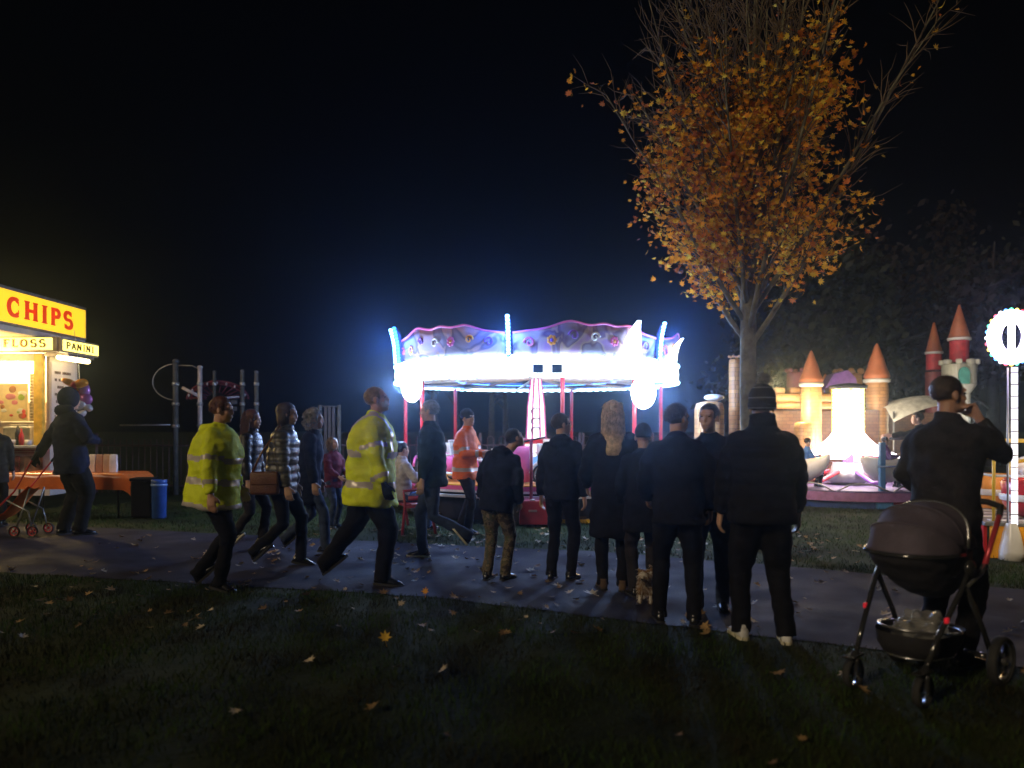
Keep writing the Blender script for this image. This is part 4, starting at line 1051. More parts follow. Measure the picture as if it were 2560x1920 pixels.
# folding stroller
r = empty('folding_stroller', G(58, 1340) + V((0, .12, 0)), R(0), 'orange folding stroller with red handles pulled by the hooded man', 'stroller')
o = V(r.location)
hand1 = p1['w'](p1['arms']['L'][2]) - o
MR = RED
for s in (-1, 1):
    hd = hand1 + V((0, .10 * s, -.03)) if s < 0 else hand1 + V((.12, .16, -.06))
    MB().tube([V((-.42, .17 * s, .30)), V((-.1, .16 * s, .62)), hd], .012, 8).build('handle', MR, r, True)
    MB().tube([hd, hd + (hd - V((-.1, .16 * s, .62))).normalized() * .10], .018, 8, round_ends=True).build('grip', BLACKR, r, True)
    MB().tube([V((.12, .17 * s, .66)), V((.02, .17 * s, .35)), V((-.08, .18 * s, .08))], .011, 8).build('leg', STEEL, r, True)
    MB().tube([V((-.2, .17 * s, .5)), V((.1, .17 * s, .35)), V((.16, .18 * s, .08))], .011, 8).build('leg', STEEL, r, True)
    for x in (-.08, .17): spoked_wheel(r, (x, .19 * s, .075), .075, .035, 0, RED, 5)
rows = []
for k, (x, z) in enumerate(((-.46, .26), (-.36, .27), (-.24, .33), (-.14, .44), (-.03, .58), (.10, .70))): rows.append([V((x, y, z - .05 * math.cos(y / .17 * PI / 2))) for y in np.linspace(-.17, .17, 9)])
mb = MB().rings(rows, 0, False, False); mb.rings([[p + V((.01, 0, -.012)) for p in row] for row in rows], 0, False, False); mb.build('fabric_seat', mat('orange_canvas', (.75, .17, .02), .7, bump=.2), r, True)

# bins
r = empty('litter_bin', G(398, 1296), 0, 'blue cylindrical litter bin beside the black box bin', 'bin')
MB().lathe([(.001, 0), (.10, 0), (.115, .02), (.118, .58), (.125, .60), (.125, .64), (.105, .64), (.10, .3)], seg=24).build('bin_body', mat('blue_plastic', (.02, .06, .22), .4), r, True)
MB().lathe([(.126, .54), (.131, .545), (.131, .57), (.126, .575)], seg=24).build('band', mat('pale_blue_plastic', (.15, .25, .5), .4), r, True)
r = empty('box_bin', G(360, 1294), R(8), 'black square waste bin left of the blue cylindrical one', 'bin')
MB().box((0, 0, .32), (.32, .34, .60), bev=.03).build('bin_body', mat('black_plastic', (.006, .006, .007), .6, spec=.1), r)
MB().box((0, 0, .645), (.36, .38, .05), bev=.02).box((0, -.19, .60), (.16, .03, .03), bev=.008).build('lid', mat('black_plastic', (.006, .006, .007), .6, spec=.1), r)

# red park bench seen from its end
r = empty('bench', G(1012, 1326), R(-62), 'red slatted metal bench seen end-on beside the tall hi-vis walker', 'bench')
BR = mat('faded_red_paint', (.32, .03, .05), .45, var=.3)
for x in (-.55, .55):
    mb = MB(); mb.tube([(x, -.24, 0), (x, -.20, .40), (x, -.22, .62), (x, .10, .64)], .022, 8); mb.tube([(x, .26, 0), (x, .18, .40), (x, .27, .86)], .022, 8); mb.tube([(x, -.2, .40), (x, .18, .40)], .02, 8)
    mb.box((x, 0, .52), (.02, .30, .06)); mb.build('end_frame', BR, r, True)
for k in range(4): MB().box((0, -.17 + k * .105, .425), (1.14, .085, .022), bev=.006).build('seat_slat', BR, r)
for k in range(4): MB().box((0, .20 + k * .02, .50 + k * .1), (1.14, .02, .075), bev=.006, M=Matrix.Rotation(R(-12), 3, 'X')).build('back_slat', BR, r)

# ------------------------------------------------------------------ junior ride with lit centre column
RC = V((6.95, 16.3, 0))
rd = empty('junior_ride', RC, 0, 'small spinning children\'s ride with dazzling white lit centre column and boat gondolas', 'fairground ride')
mb = MB(); mb.lathe([(.02, .33), (1.9, .33), (1.92, .30)], seg=48, mi=0); mb.lathe([(1.925, .30), (1.94, .14), (1.90, .13)], seg=48, mi=1); mb.lathe([(1.8, .13), (1.8, .0)], seg=48, mi=2)
mb.build('platform', [mat('dark_violet_deck', (.07, .045, .12), .6, var=.4), mat('mauve_paint', (.30, .11, .22), .5), NAVYP], rd)
W1 = glow('warm_white_bulb_panel', (1.0, .90, .60), 9); W2 = glow('white_violet_bulb_panel', (1.0, .84, .92), 12.0); YB = glow('yellow_bulb', (1.0, .85, .12), 5)
cc = MB().lathe([(.10, .33), (.10, 2.30)], seg=12).build('centre_column', PURP, rd, True)
for k in range(8):
    a = 360 * k / 8 + 10; M = Matrix.Rotation(R(a), 3, 'Z')
    b = MB().box(ring_pt(.26, a, 1.86), (.15, .04, .94), M=M, bev=.01).build('light_panel', W1, cc)
    for s in (-1, 1):
        MB().tube([ring_pt(.28, a, 1.40 + j * .0156) + M @ V((.085 * s, 0, 0)) for j in range(61)], [.006 + .016 * abs(math.sin(PI * j / 5)) ** .6 for j in range(61)], 7).build('bulb_edging', YB, b, True)
    mb = MB(); rr = []
    for t in np.linspace(0, 1, 8):
        r_, z = .28 + .72 * t ** 1.6, 1.40 - .60 * t + .12 * t * t; w = .12 + .20 * t * (1.05 - t) * 2; T = M @ V((1, 0, 0)); c = ring_pt(r_, a, z); rr.append([c - T * w, c + T * w, c + T * w - V((0, 0, .04)), c - T * w - V((0, 0, .04))])
    mb.rings(rr).build('light_petal', W2, cc, True)
MB().lathe([(.12, 2.26), (.36, 2.30), (.38, 2.36), (.2, 2.40), (.01, 2.42)], seg=24).build('crown', DARKST, rd, True)
MB().lathe([(.10, .33), (.5, .40), (.34, .62), (.30, .78)], seg=24).build('hub', STEEL, rd, True)
gcol = [WHITEP, CREAM, PINK, WHITEP, YELP, SKYB]
GA = [3, -54, 78, 140, 200, 258]
for a, m_ in zip(GA, gcol):
    T4 = Matrix.Translation(ring_pt(1.48, a, .62)) @ Matrix.Rotation(R(a), 4, 'Z') @ Matrix.Scale(.78, 4)
    mb = MB(); rr = []
    for x, w, z0, z1 in ((-.62, .03, .34, .40), (-.50, .16, .06, .44), (-.25, .27, -.14, .40), (.1, .30, -.20, .36), (.38, .22, -.06, .40), (.56, .10, .12, .46), (.66, .02, .34, .48)):
        rr.append([T4 @ V((x, w * math.sin(t) * (.75 + .25 * (t > 0)), z0 + (z1 - z0) * (.5 - .5 * math.cos(t)))) for t in np.linspace(-PI, PI, 19)][:-1])
    g = mb.rings(rr).build('gondola', m_, rd, True)
    MB().tube([T4 @ V((x, w * s, z)) for s in (1,) for x, w, z in ((-.5, .17, .44), (-.2, .29, .42), (.1, .31, .39), (.4, .24, .43), (.58, .10, .47))], .02, 6).build('gunwale', PINK, g, True)
    MB().tube([ring_pt(.35, a, .60), ring_pt(1.0, a, .42), ring_pt(1.45, a, .46)], .04, 8).build('arm', RED if a != 3 else PURP, rd, True)
mb = MB()
for a in range(0, 360, 30):
    mb.tube([ring_pt(1.9, a, .30), ring_pt(1.82, a + 8, .44), ring_pt(1.72, a + 15, .45), ring_pt(1.82, a + 22, .43), ring_pt(1.9, a + 30, .30)], .018, 6)
mb.build('deck_rail', STEEL, rd, True)
lamp('ride_lamp', (0, -.75, 1.65), 30, (1.0, .86, .62), rd, .2)
lamp('ride_lamp', (-.9, .3, 1.9), 70, (1.0, .80, .45), rd, .2)
lamp('ride_lamp', (.9, 1.0, 1.9), 45, (1.0, .86, .60), rd, .2)
p = W(2177, 1262, 15.0)
r = empty('barrier_post', (p.x, 14.55, 0), 0, 'light blue upright post with block foot and rail in front of the junior ride', 'barrier')
BP = mat('mid_blue_paint', (.06, .22, .48), .4, var=.15)
MB().box((0, 0, .68), (.10, .10, 1.1), bev=.01).build('post', BP, r)
MB().box((0, 0, .10), (.26, .24, .20), bev=.03).build('foot', BP, r)
MB().box((.62, .0, .12), (1.0, .10, .20), bev=.012).build('base_beam', BP, r)
MB().box((.42, -.055, .14), (.46, .03, .13), bev=.012).build('red_plate', RED, r)
MB().tube([(-.10, -.05, .78), (.9, -.05, .79)], .018, 8).build('rail', mat('grey_blue_paint', (.10, .16, .28), .4), r, True)

sitk = dict(r=(.10, .34, .085, 0), l=(-.10, .32, .085, 0))
def kid(label, a, z, face, jk, hr, hat, H=1.2, seed=1.0):
    c = RC + ring_pt(1.44, a, 0); k = H / 1.75
    person(label, 1280 + c.x / c.y * F, 0, 0, face, Y=c.y, Hfix=H, jacket=jk, hem=.84, trousers='jeans', hair=('short', hr), hat=hat, pelvis=.62 - .0, legs=sitk, zoff=z, armR=(.14, .34, 1.0 - .1), armL=(-.14, .34, .9), seed=seed, vox=.012)
kid('child in blue hooded top and blue hat riding in the cream gondola', -54, .34, 90, 'teal', 'brown', 'knit', 1.15, 21.0)
kid('child with brown hair riding in the nearest white boat gondola', 3, .38, 100, 'purple', 'brown', None, 1.15, 22.2)
c = W(2308, 1265, 15.2)
person('dark-haired man leaning across the junior ride with one arm stretched left', 2318, 1268, 1004, -78, Y=15.0, jacket='charcoal', hem=.80, trousers='black', hair=('short', 'brown'), lean=14, armL=(-.10, .72, 1.28), armR=(.2, .62, 1.26), seed=23.3, vox=.012, zoff=.0, Hfix=1.82)

# ------------------------------------------------------------------ inflatable castle
def block_mat(name, c1, c2, cm):
    m = mat(name, c1, .45, bump=.15, bscale=8); n, l = m.node_tree.nodes, m.node_tree.links
    tc = n.new('ShaderNodeTexCoord'); sp = n.new('ShaderNodeSeparateXYZ'); ad = n.new('ShaderNodeMath'); ad.operation = 'ADD'; cb = n.new('ShaderNodeCombineXYZ'); br = n.new('ShaderNodeTexBrick')
    l.new(tc.outputs['Object'], sp.inputs[0]); l.new(sp.outputs[0], ad.inputs[0]); l.new(sp.outputs[1], ad.inputs[1]); l.new(ad.outputs[0], cb.inputs[0]); l.new(sp.outputs[2], cb.inputs[1]); l.new(cb.outputs[0], br.inputs['Vector'])
    br.inputs['Scale'].default_value = 3.2; br.inputs['Mortar Size'].default_value = .012; br.inputs['Color1'].default_value = (*c1, 1); br.inputs['Color2'].default_value = (*c2, 1); br.inputs['Mortar'].default_value = (*cm, 1)
    l.new(br.outputs['Color'], n['Principled BSDF'].inputs['Base Color']); return m
CW = block_mat('sand_coloured_block_vinyl', (.50, .27, .10), (.36, .18, .07), (.14, .07, .03)); CW_ = mat('sand_coloured_vinyl', (.50, .27, .10), .45, var=.3, scale=3, bump=.15, bscale=8); CT = mat('terracotta_vinyl', (.46, .15, .06), .45, var=.12); CR = mat('red_vinyl_sheet', (.50, .05, .06), .45); CP = mat('purple_vinyl', (.20, .09, .30), .5); CG = mat('pale_stone_vinyl', (.55, .56, .50), .5, var=.1); CD = mat('dark_red_vinyl', (.22, .05, .05), .5); CBR = block_mat('brown_block_vinyl', (.24, .12, .07), (.17, .08, .05), (.08, .04, .03))
cs = empty('bouncy_castle', (6.2, 17.6, 0), 0, 'inflatable castle with sandy walls, round towers and pointed terracotta roofs behind the tree', 'bouncy castle')
def lc(p): return V(p) - V((6.2, 17.6, 0))
def tower(px, Y, rpx, ybase, ytop, m_, cone=None, ccol=None, parent=cs, seams=5, merl=0, collar=None):
    s = F / Y; x = (px - 1280) / s; z0 = max(0, EYE + (HY - ybase) / s); z1 = EYE + (HY - ytop) / s; r_ = rpx / s
    prof = []; nz = seams * 6
    for i in range(nz + 1):
        t = i / nz; prof.append((r_ * (1 + .045 * abs(math.sin(t * seams * PI))), z0 + (z1 - z0) * t))
    prof = [(.001, z0)] + prof + [(r_ * .6, z1 + .02), (.001, z1 + .03)]
    t = MB().lathe(prof, lc((x, Y, 0)), 24).build('tower', m_, parent, True)
    if collar:
        MB().lathe([(r_ * .9, z1 - .06), (r_ * 1.2, z1 - .03), (r_ * 1.25, z1 + .03), (r_ * .9, z1 + .06)], lc((x, Y, 0)), 24).build('collar', collar, t, True)
    if cone:
        zt = EYE + (HY - cone[0]) / s; rc = cone[1] / s; b = z1
        MB().lathe([(rc * .9, b - .03), (rc * 1.04, b), (rc, b + .05)] + [(rc * (1 - u) ** .9 * (1 + .03 * math.sin(u * 14)) + rc * .10, b + .05 + (zt - b - .05) * u) for u in np.linspace(.05, 1, 14)] + [(.001, zt + .02)], lc((x, Y, 0)), 24).build('roof', ccol or CT, t, True)
    for i in range(merl):
        a = 2 * PI * i / merl
        MB().ell(lc((x + r_ * 1.02 * math.cos(a), Y + r_ * 1.02 * math.sin(a), z1 + .06)), (r_ * .27, r_ * .27, .10 * r_ / .4), 10).build('battlement', m_, t, True)
    return t
tower(1837, 14.2, 14, 1330, 900, CW, seams=7, merl=6)
tower(2028, 17.0, 24, 1290, 962, CW, (878, 27), CT, collar=CG)
tower(2192, 18.5, 26, 1290, 952, CW, (860, 29), CT, collar=CG)
tower(2063, 19.5, 20, 1120, 985, CW, (936, 20), CT, seams=3)
tower(1990, 19.0, 22, 1150, 932, CD, seams=4, merl=5)
tower(2122, 20.0, 30, 1200, 935, CW, seams=4, merl=7)
# rounded corner block at the front left
def pillow(x0, x1, Y, d, y0, y1, m_, name='wall', bev=.12):
    s = F / Y; X0, X1 = (x0 - 1280) / s, (x1 - 1280) / s; z0, z1 = max(0, EYE + (HY - y1) / s), EYE + (HY - y0) / s
    return MB().box(lc(((X0 + X1) / 2, Y + d / 2, (z0 + z1) / 2)), (X1 - X0, d, z1 - z0), bev=bev).build(name, m_, cs, True)
b = pillow(1752, 1816, 13.0, .6, 1002, 1300, CW, 'corner_pillar', .14)
MB().ell(lc(W(1785, 994, 13.3)), (.17, .17, .06), 16).build('cap', CG, b, True)
pillow(1812, 1842, 12.2, .22, 1275, 1308, CG, 'anchor_bag', .06)
pillow(1935, 2110, 17.2, .4, 1005, 1022, CW, 'wall', .06); pillow(1935, 2110, 17.15, .5, 984, 1004, CW, 'wall', .06)
for px in (1950, 1990, 2088): pillow(px - 14, px + 14, 17.25, .3, 968, 986, CW, 'battlement', .05)
pillow(1850, 2010, 17.6, .3, 1024, 1275, CBR, 'wall', .05)
pillow(2010, 2200, 18.2, .3, 1024, 1260, CBR, 'wall', .05)
pillow(2000, 2040, 16.4, .45, 1055, 1280, CW, 'step_pillar', .10)
mb = MB(); mb.rings([[lc(W(x, y + dy, 19.0)) + V((0, d, 0)) for x, y in ((2060, 975), (2085, 935), (2120, 925), (2140, 945), (2150, 1010))] for d, dy in ((0, 0), (.5, 0), (.5, 60), (0, 60), (0, 0))], 0, False, False)
mb.build('purple_flap', CP, cs, True)
lamp('castle_lamp', lc((5.0, 14.9, 2.3)), 120, (1.0, .62, .20), cs, .15)

# white awning between the towers
r = empty('awning', W(2260, 1040, 18.5), 0, 'white curved fabric awning between the castle towers', 'awning')
mb = MB(); rows = []
for i in range(15):
    u = i / 14; x = -.62 + 1.36 * u; rows.append([V((x, d, .06 + .42 * math.sin(.35 + u * 1.5) - (.10 * (d / .8) ** 2) - (.42 if d < -.75 else 0) * (.6 - .3 * u))) for d in (-.8, -.78, -.4, 0, .4, .8)])
mb.rings(rows, 0, False, False).build('canopy', mat('white_awning_fabric', (.75, .74, .70), .6), r, True)
for x in (-.58, .70): MB().tube([(x, -.7, .1), (x, -.7, -1.77)], .02, 8).build('pole', STEEL, r, True)

# tall castle with battlemented white tower on the right
cs2 = empty('castle_facade', (11.4, 21.5, 0), 0, 'tall fairground castle with battlemented white tower and red drums under orange spires', 'castle')
def lc2(p): return V(p) - V((11.4, 21.5, 0))
def drum(px, Y, segs, m_list, name):
    s = F / Y; x = (px - 1280) / s; root = None
    for (y0, r0, y1, r1, mi, nm) in segs:
        z0, z1 = EYE + (HY - y0) / s, EYE + (HY - y1) / s
        z0 = max(z0, 0)
        o = MB().lathe([(.001, z0), (r0 / s, z0), ((r0 * .5 + r1 * .5) / s * (1.02 if nm == 'roof' else 1), (z0 + z1) / 2), (r1 / s, z1), (.001, z1 + .004)], lc2((x, Y, 0)), 28).build(nm, mi, root or cs2, nm == 'roof')
        if root is None: root = o
    return root
t = drum(2398, 21.0, [(1330, 24, 985, 25, WHITEP, 'tower'), (984, 25, 962, 39, WHITEP, 'tower_neck'), (961, 39, 912, 40, CG, 'parapet'), (905, 22, 852, 22, CR, 'drum'), (851, 27, 845, 27, WHITEP, 'eaves'), (844, 25, 762, 2, CT, 'roof')], None, '')
for i in range(9):
    a = 2 * PI * i / 9; q = lc2(((2398 - 1280) / F * 21, 21, 0)) + V((.41 * math.cos(a), .41 * math.sin(a), EYE + (HY - 906) / F * 21)); MB().box(q, (.16, .16, .13), M=Matrix.Rotation(a, 3, 'Z'), bev=.03).build('battlement', CG, t, True)
q = lc2(W(2411, 940, 20.5)); mb = MB()
mb.prism([(-.14, -.2), (.14, -.2), (.14, .08)] + [(.14 * math.cos(u), .08 + .16 * math.sin(u)) for u in np.linspace(.2, PI - .2, 8)] + [(-.14, .08)], .05, Matrix.Translation(q + V((0, -.01, 0))), 0)
mb.build('arch_window', mat('turquoise_window', (.12, .42, .40), .3), t)
drum(2335, 22.0, [(1330, 20, 930, 20, CD, 'tower'), (925, 18, 886, 18, CR, 'drum'), (885, 21, 880, 21, WHITEP, 'eaves'), (879, 19, 806, 2, CT, 'roof')], None, '')
pq = MB().box(lc2((11.6, 21.9, .95)), (2.4, .2, 1.9), bev=.03).build('curtain_wall', CBR, cs2)
lamp('facade_lamp', lc2((11.0, 19.2, 1.6)), 80, (1.0, .86, .62), cs2, .15)

# ------------------------------------------------------------------ right hand toddler ride and its lollipop lamp
r2 = empty('toddler_ride', (5.50, 9.15, 0), R(-12), 'low toddler ride with orange and red skirting boards and yellow handrail at the right edge', 'fairground ride')
ORL = mat('orange_skirt_paint', (.95, .42, .02), .35, var=.08)
for k, (y, m_) in enumerate(((0.0, RED), (.42, YELP), (.84, ORL), (1.26, RED), (1.68, YELP))): MB().box((-.0, .22 + y, .19), (.04, .41, .37), bev=.008).build('skirt_board', m_, r2)
for k in range(5): MB().box((.36 + k * .66, -.02, .19), (.65, .04, .37), bev=.008).build('skirt_board', [ORL, YELP, RED, ORL, YELP][k], r2)
MB().box((1.7, 1.2, .40), (3.46, 2.5, .05), bev=.01).build('deck', STEEL, r2)
mb = MB()
for k in range(6): mb.box((1.72, .12 + k * .4, .43), (3.3, .12, .012), bev=.003)
mb.build('deck_stripes', CREAM, r2)
for i, (x, y) in enumerate(((.1, 0.05), (.1, 1.3), (.1, 2.5), (1.4, .05), (2.7, .05))): MB().tube([(x, y, .42), (x, y, 1.36)], .02, 8).build('post', YELP, r2, True)
MB().tube([(.1, 2.5, 1.36), (.1, .05, 1.36), (3.3, .05, 1.36)], .024, 8).build('handrail', YELP, r2, True)
MB().tube([(.1, 2.5, .95), (.1, .05, .95), (3.3, .05, .95)], .016, 8).build('handrail', WHITEP, r2, True)
def tub(x, y, m_):
    b = MB().lathe([(.001, .02), (.26, .02), (.36, .16), (.38, .42), (.34, .46), (.31, .42), (.28, .2)], (x, y, .43), 20).build('ride_tub', m_, r2, True)
    MB().lathe([(.385, .20), (.395, .22), (.395, .26), (.385, .28)], (x, y, .43), 20).build('trim', CREAM, b, True)
    MB().tube([(x - .30, y, .86), (x - .28, y, 1.08), (x, y + .04, 1.14), (x + .28, y, 1.08), (x + .30, y, .86)], .025, 8).build('hoop', YELP, b, True)
tub(.75, .55, RED); tub(.65, 1.5, ORANGE); tub(1.7, .6, RED); tub(1.6, 1.7, YELP); tub(2.7, .8, SKYB)
mb = MB(); mb.ell((.95, 1.1, 1.02), (.26, .13, .15), 14); mb.tube([(1.1, 1.1, 1.08), (1.24, 1.1, 1.30)], [.09, .07], 10, round_ends=True); mb.ell((1.30, 1.1, 1.34), (.13, .06, .06), 10, M=Matrix.Rotation(R(25), 3, 'Y'))
for x in (.8, 1.12):
    for y in (1.03, 1.17): mb.tube([(x, y, .98), (x + .03, y, .72), (x - .02, y, .52)], [.05, .03, .03], 8)
me = remesh(mb, .014, 3); me.materials.append(CREAM); link('rocking_horse', me, r2)
lamp('deck_lamp', (1.2, .5, 1.5), 26, (1.0, .78, .45), r2, .1)
lamp('skirt_lamp', (.7, -.5, .9), 10, (1.0, .8, .5), r2, .08)

lp = empty('lollipop_lamp', (5.72, 9.03, 0), R(-28), 'tall lollipop-shaped lamp post with ring of coloured bulbs at the right edge', 'lamp post')
PL = mat('frosted_tube', (.75, .75, .8), .25, emit=(.92, .88, 1.0), estr=2.2)
MB().lathe([(.001, 0), (.13, 0), (.13, .10), (.09, .30), (.055, .42)], seg=20).build('base', WHITEP, lp, True)
MB().tube([(.03, 0, .4), (.03, 0, 2.2)], .034, 10).build('lit_tube', PL, lp, True)
MB().tube([(-.035, 0, .4), (-.035, 0, 2.2)], .012, 8).build('pole', STEEL, lp, True)
for k in range(13): MB().lathe([(.034, -.008), (.037, -.006), (.037, .006), (.034, .008)], (.03, 0, .52 + k * .135), 12).build('tube_clip', STEEL, lp, True)
ZC = 2.55
mb = MB(); mb.tube([(.17 * math.cos(t), 0, ZC + .24 * math.sin(t)) for t in np.linspace(0, 2 * PI, 41)], .075, 10)
hd = mb.build('ring', glow('white_ring_led', (.86, .76, 1.0), 9.0), lp, True)
MB().tube([(0, 0, ZC - .22), (0, 0, ZC + .22)], .035, 8).build('ring_bar', glow('white_bar_led', (.86, .78, 1.0), 6.0), hd, True)
cl = [glow('red_bulb', (1, .08, .12), 5), glow('yellow_bulb_small', (1, .75, .08), 5), glow('green_bulb', (.1, 1.0, .55), 4), glow('blue_bulb_small', (.1, .35, 1.0), 5), glow('white_bulb_small', (1, 1, 1), 5)]
for k in range(28):
    t = 2 * PI * k / 28; MB().ell((.245 * math.cos(t), 0, ZC + .315 * math.sin(t)), (.020, .020, .020), 8).build('bulb', cl[k % 5], hd, True)
lamp('lollipop_glow', (0, -.25, ZC), 12, (.62, .5, 1.0), lp, .2)

# ------------------------------------------------------------------ pushchair
pr = empty('pushchair', (2.40, 4.66, 0), R(126.9), 'dark pushchair with raised hood, glossy rims and a red handle bar on the near grass', 'pushchair')
FAB = mat('charcoal_canvas', (.085, .068, .095), .8, bump=.3, bscale=120); FABD = mat('black_canvas', (.015, .014, .017), .8, bump=.3, bscale=120); GLO = mat('black_gloss_tube', (.025, .025, .025), .10, spec=1.0); SIL = mat('brushed_alloy', (.5, .5, .52), .25, metal=.9)
PV = V((0, -.06, .80))
def hoodpt(th, s, g=1.0):
    """th: hoop angle from forward rim (0) to upright arch (100); s: 0..pi across"""
    d = V((0, .37 * math.cos(R(th)), .285 * math.sin(R(th)))); k = math.sin(s) ** .55
    return PV + V((.245 * math.cos(s) * g, 0, 0)) + d * k * g
HO = (2, 38, 70, 103); rows = []
for a, b in zip(HO[:-1], HO[1:]):
    for u in np.linspace(0, 1, 7)[:(7 if b == HO[-1] else 6)]: rows.append([hoodpt(a, s).lerp(hoodpt(b, s), u) * 1.0 - V((0, 0, .012 * math.sin(u * PI))) for s in np.linspace(.001, PI - .001, 29)])
mb = MB(); mb.rings(rows, 0, False, False)
h = mb.build('hood', FAB, pr, True); sd = h.modifiers.new('thick', 'SOLIDIFY'); sd.thickness = .006
MB().tube([hoodpt(103, s) for s in np.linspace(.02, PI - .02, 26)], .011, 8).build('hood_arch', SIL, h, True)
MB().tube([hoodpt(0, s, 1.02) for s in np.linspace(.02, PI - .02, 26)], .014, 8).build('hood_rim', GLO, h, True)
for th in (38, 70): MB().tube([hoodpt(th, s, 1.0) for s in np.linspace(.05, PI - .05, 22)], .006, 6).build('hood_rib', FAB, h, True)
mb = MB(); rr = []
for z, hw, y0, y1 in ((.805, .235, -.36, .315), (.75, .230, -.37, .29), (.66, .20, -.36, .19), (.585, .16, -.33, .08), (.53, .11, -.29, -.02), (.51, .07, -.25, -.08)):
    rr.append(oval(V((0, (y0 + y1) / 2, z)), V((hw, 0, 0)), V((0, (y1 - y0) / 2, 0)), 28, 2.6))
mb.rings(rr); me = remesh(mb, .012, 4); wrinkle(me, .010, (9, 9, 9), 3); me.materials.append(FABD); link('seat_shell', me, pr)
me = remesh(MB().rings([oval(V((0, -.27, .80)), V((.215, 0, 0)), V((0, .13, 0)), 20), oval(V((0, -.28, .86)), V((.20, 0, 0)), V((0, .11, 0)), 20), oval(V((0, -.30, .88)), V((.15, 0, 0)), V((0, .06, 0)), 20)]), .012, 3); wrinkle(me, .015, (12, 12, 12), 5); me.materials.append(FABD); link('apron', me, pr)
for s in (-1, 1):
    MB().tube([(.20 * s, .33, .20), (.215 * s, .22, .36), (.25 * s, .02, .60), (.255 * s, -.06, .70)], .016, 8).build('frame_tube', GLO, pr, True)
    MB().tube([(.27 * s, -.34, .16), (.262 * s, -.22, .36), (.255 * s, -.02, .62)], .016, 8).build('frame_tube', GLO, pr, True)
    MB().tube([(.255 * s, -.02, .62), (.26 * s, -.20, .68), (.262 * s, -.26, .72)], .018, 8).build('frame_tube', SIL, pr, True)
    MB().tube([(.262 * s, -.24, .70), (.258 * s, -.46, .99)], .016, 8).build('handle_post', mat('red_anodised_tube', (.55, .05, .07), .3, metal=.3), pr, True)
    MB().ell((.262 * s, -.06, .72), (.028, .05, .05), 12).build('hinge', GLO, pr, True)
    MB().box((.235 * s, .16, .45), (.016, .03, .03), bev=.004).build('reflector', mat('red_reflector_added_glow', (.7, .02, .03), .2, emit=(1, .03, .05), estr=.25), pr)  # reflector is no lamp; a faint red glow is put into its material
    # front castor
    f = MB().tube([(.20 * s, .33, .20), (.20 * s, .36, .175)], .024, 10, round_ends=True); f.box((.20 * s, .36, .13), (.075, .03, .10), bev=.01); f = f.build('fork', GLO, pr, True)
    spoked_wheel(pr, (.20 * s, .36, .09), .09, .042, R(90), SIL, 5)
    MB().box((.20 * s, .36, .19), (.055, .16, .012), bev=.005).build('mudguard', GLO, f)
    spoked_wheel(pr, (.30 * s, -.38, .145), .145, .055, R(90), SIL, 6)
    MB().tube([(.10 * s, -.37, .16), (.27 * s, -.38, .15)], .018, 8).build('axle_arm', GLO, pr, True)
MB().tube([(.258 * s, -.46, .99) for s in (-1,)] + [(-.24, -.53, 1.04), (-.15, -.57, 1.06), (.15, -.57, 1.06), (.24, -.53, 1.04), (.258, -.46, .99)], .019, 10).build('handle', mat('black_foam', (.014, .014, .014), .7), pr, True)
mb = MB(); mb.tube([(.21 * math.cos(t), -.02 + .27 * math.sin(t), .34 + .03 * math.sin(t)) for t in np.linspace(0, 2 * PI, 33)], .008, 6)
bk = mb.build('basket_hoop', SIL, pr, True)
rr = [oval(V((0, -.02, z)), V((hw, 0, 0)), V((0, hl, 0)), 26, 2.8) for z, hw, hl in ((.335, .207, .262), (.26, .20, .25), (.205, .17, .22), (.195, .10, .14))]
MB().rings(rr, 0, False).build('basket', FABD, pr, True)
MB().tube([(.175 * math.cos(t), -.02 + .225 * math.sin(t), .20) for t in np.linspace(0, 2 * PI, 33)], .007, 6).build('basket_rim', SIL, pr, True)
mb = MB().ell((-.03, .02, .345), (.14, .17, .085), 22); me = remesh(mb, .012, 2); wrinkle(me, .05, (16, 16, 16), 8); me.materials.append(mat('crinkled_clear_plastic', (.30, .30, .29), .12, alpha=.4, var=.3))
o = link('carrier_bag', me); o.location = pr.location; o.rotation_euler = pr.rotation_euler; tag(o, 'crinkled clear plastic bag lying in the pushchair basket', 'bag')

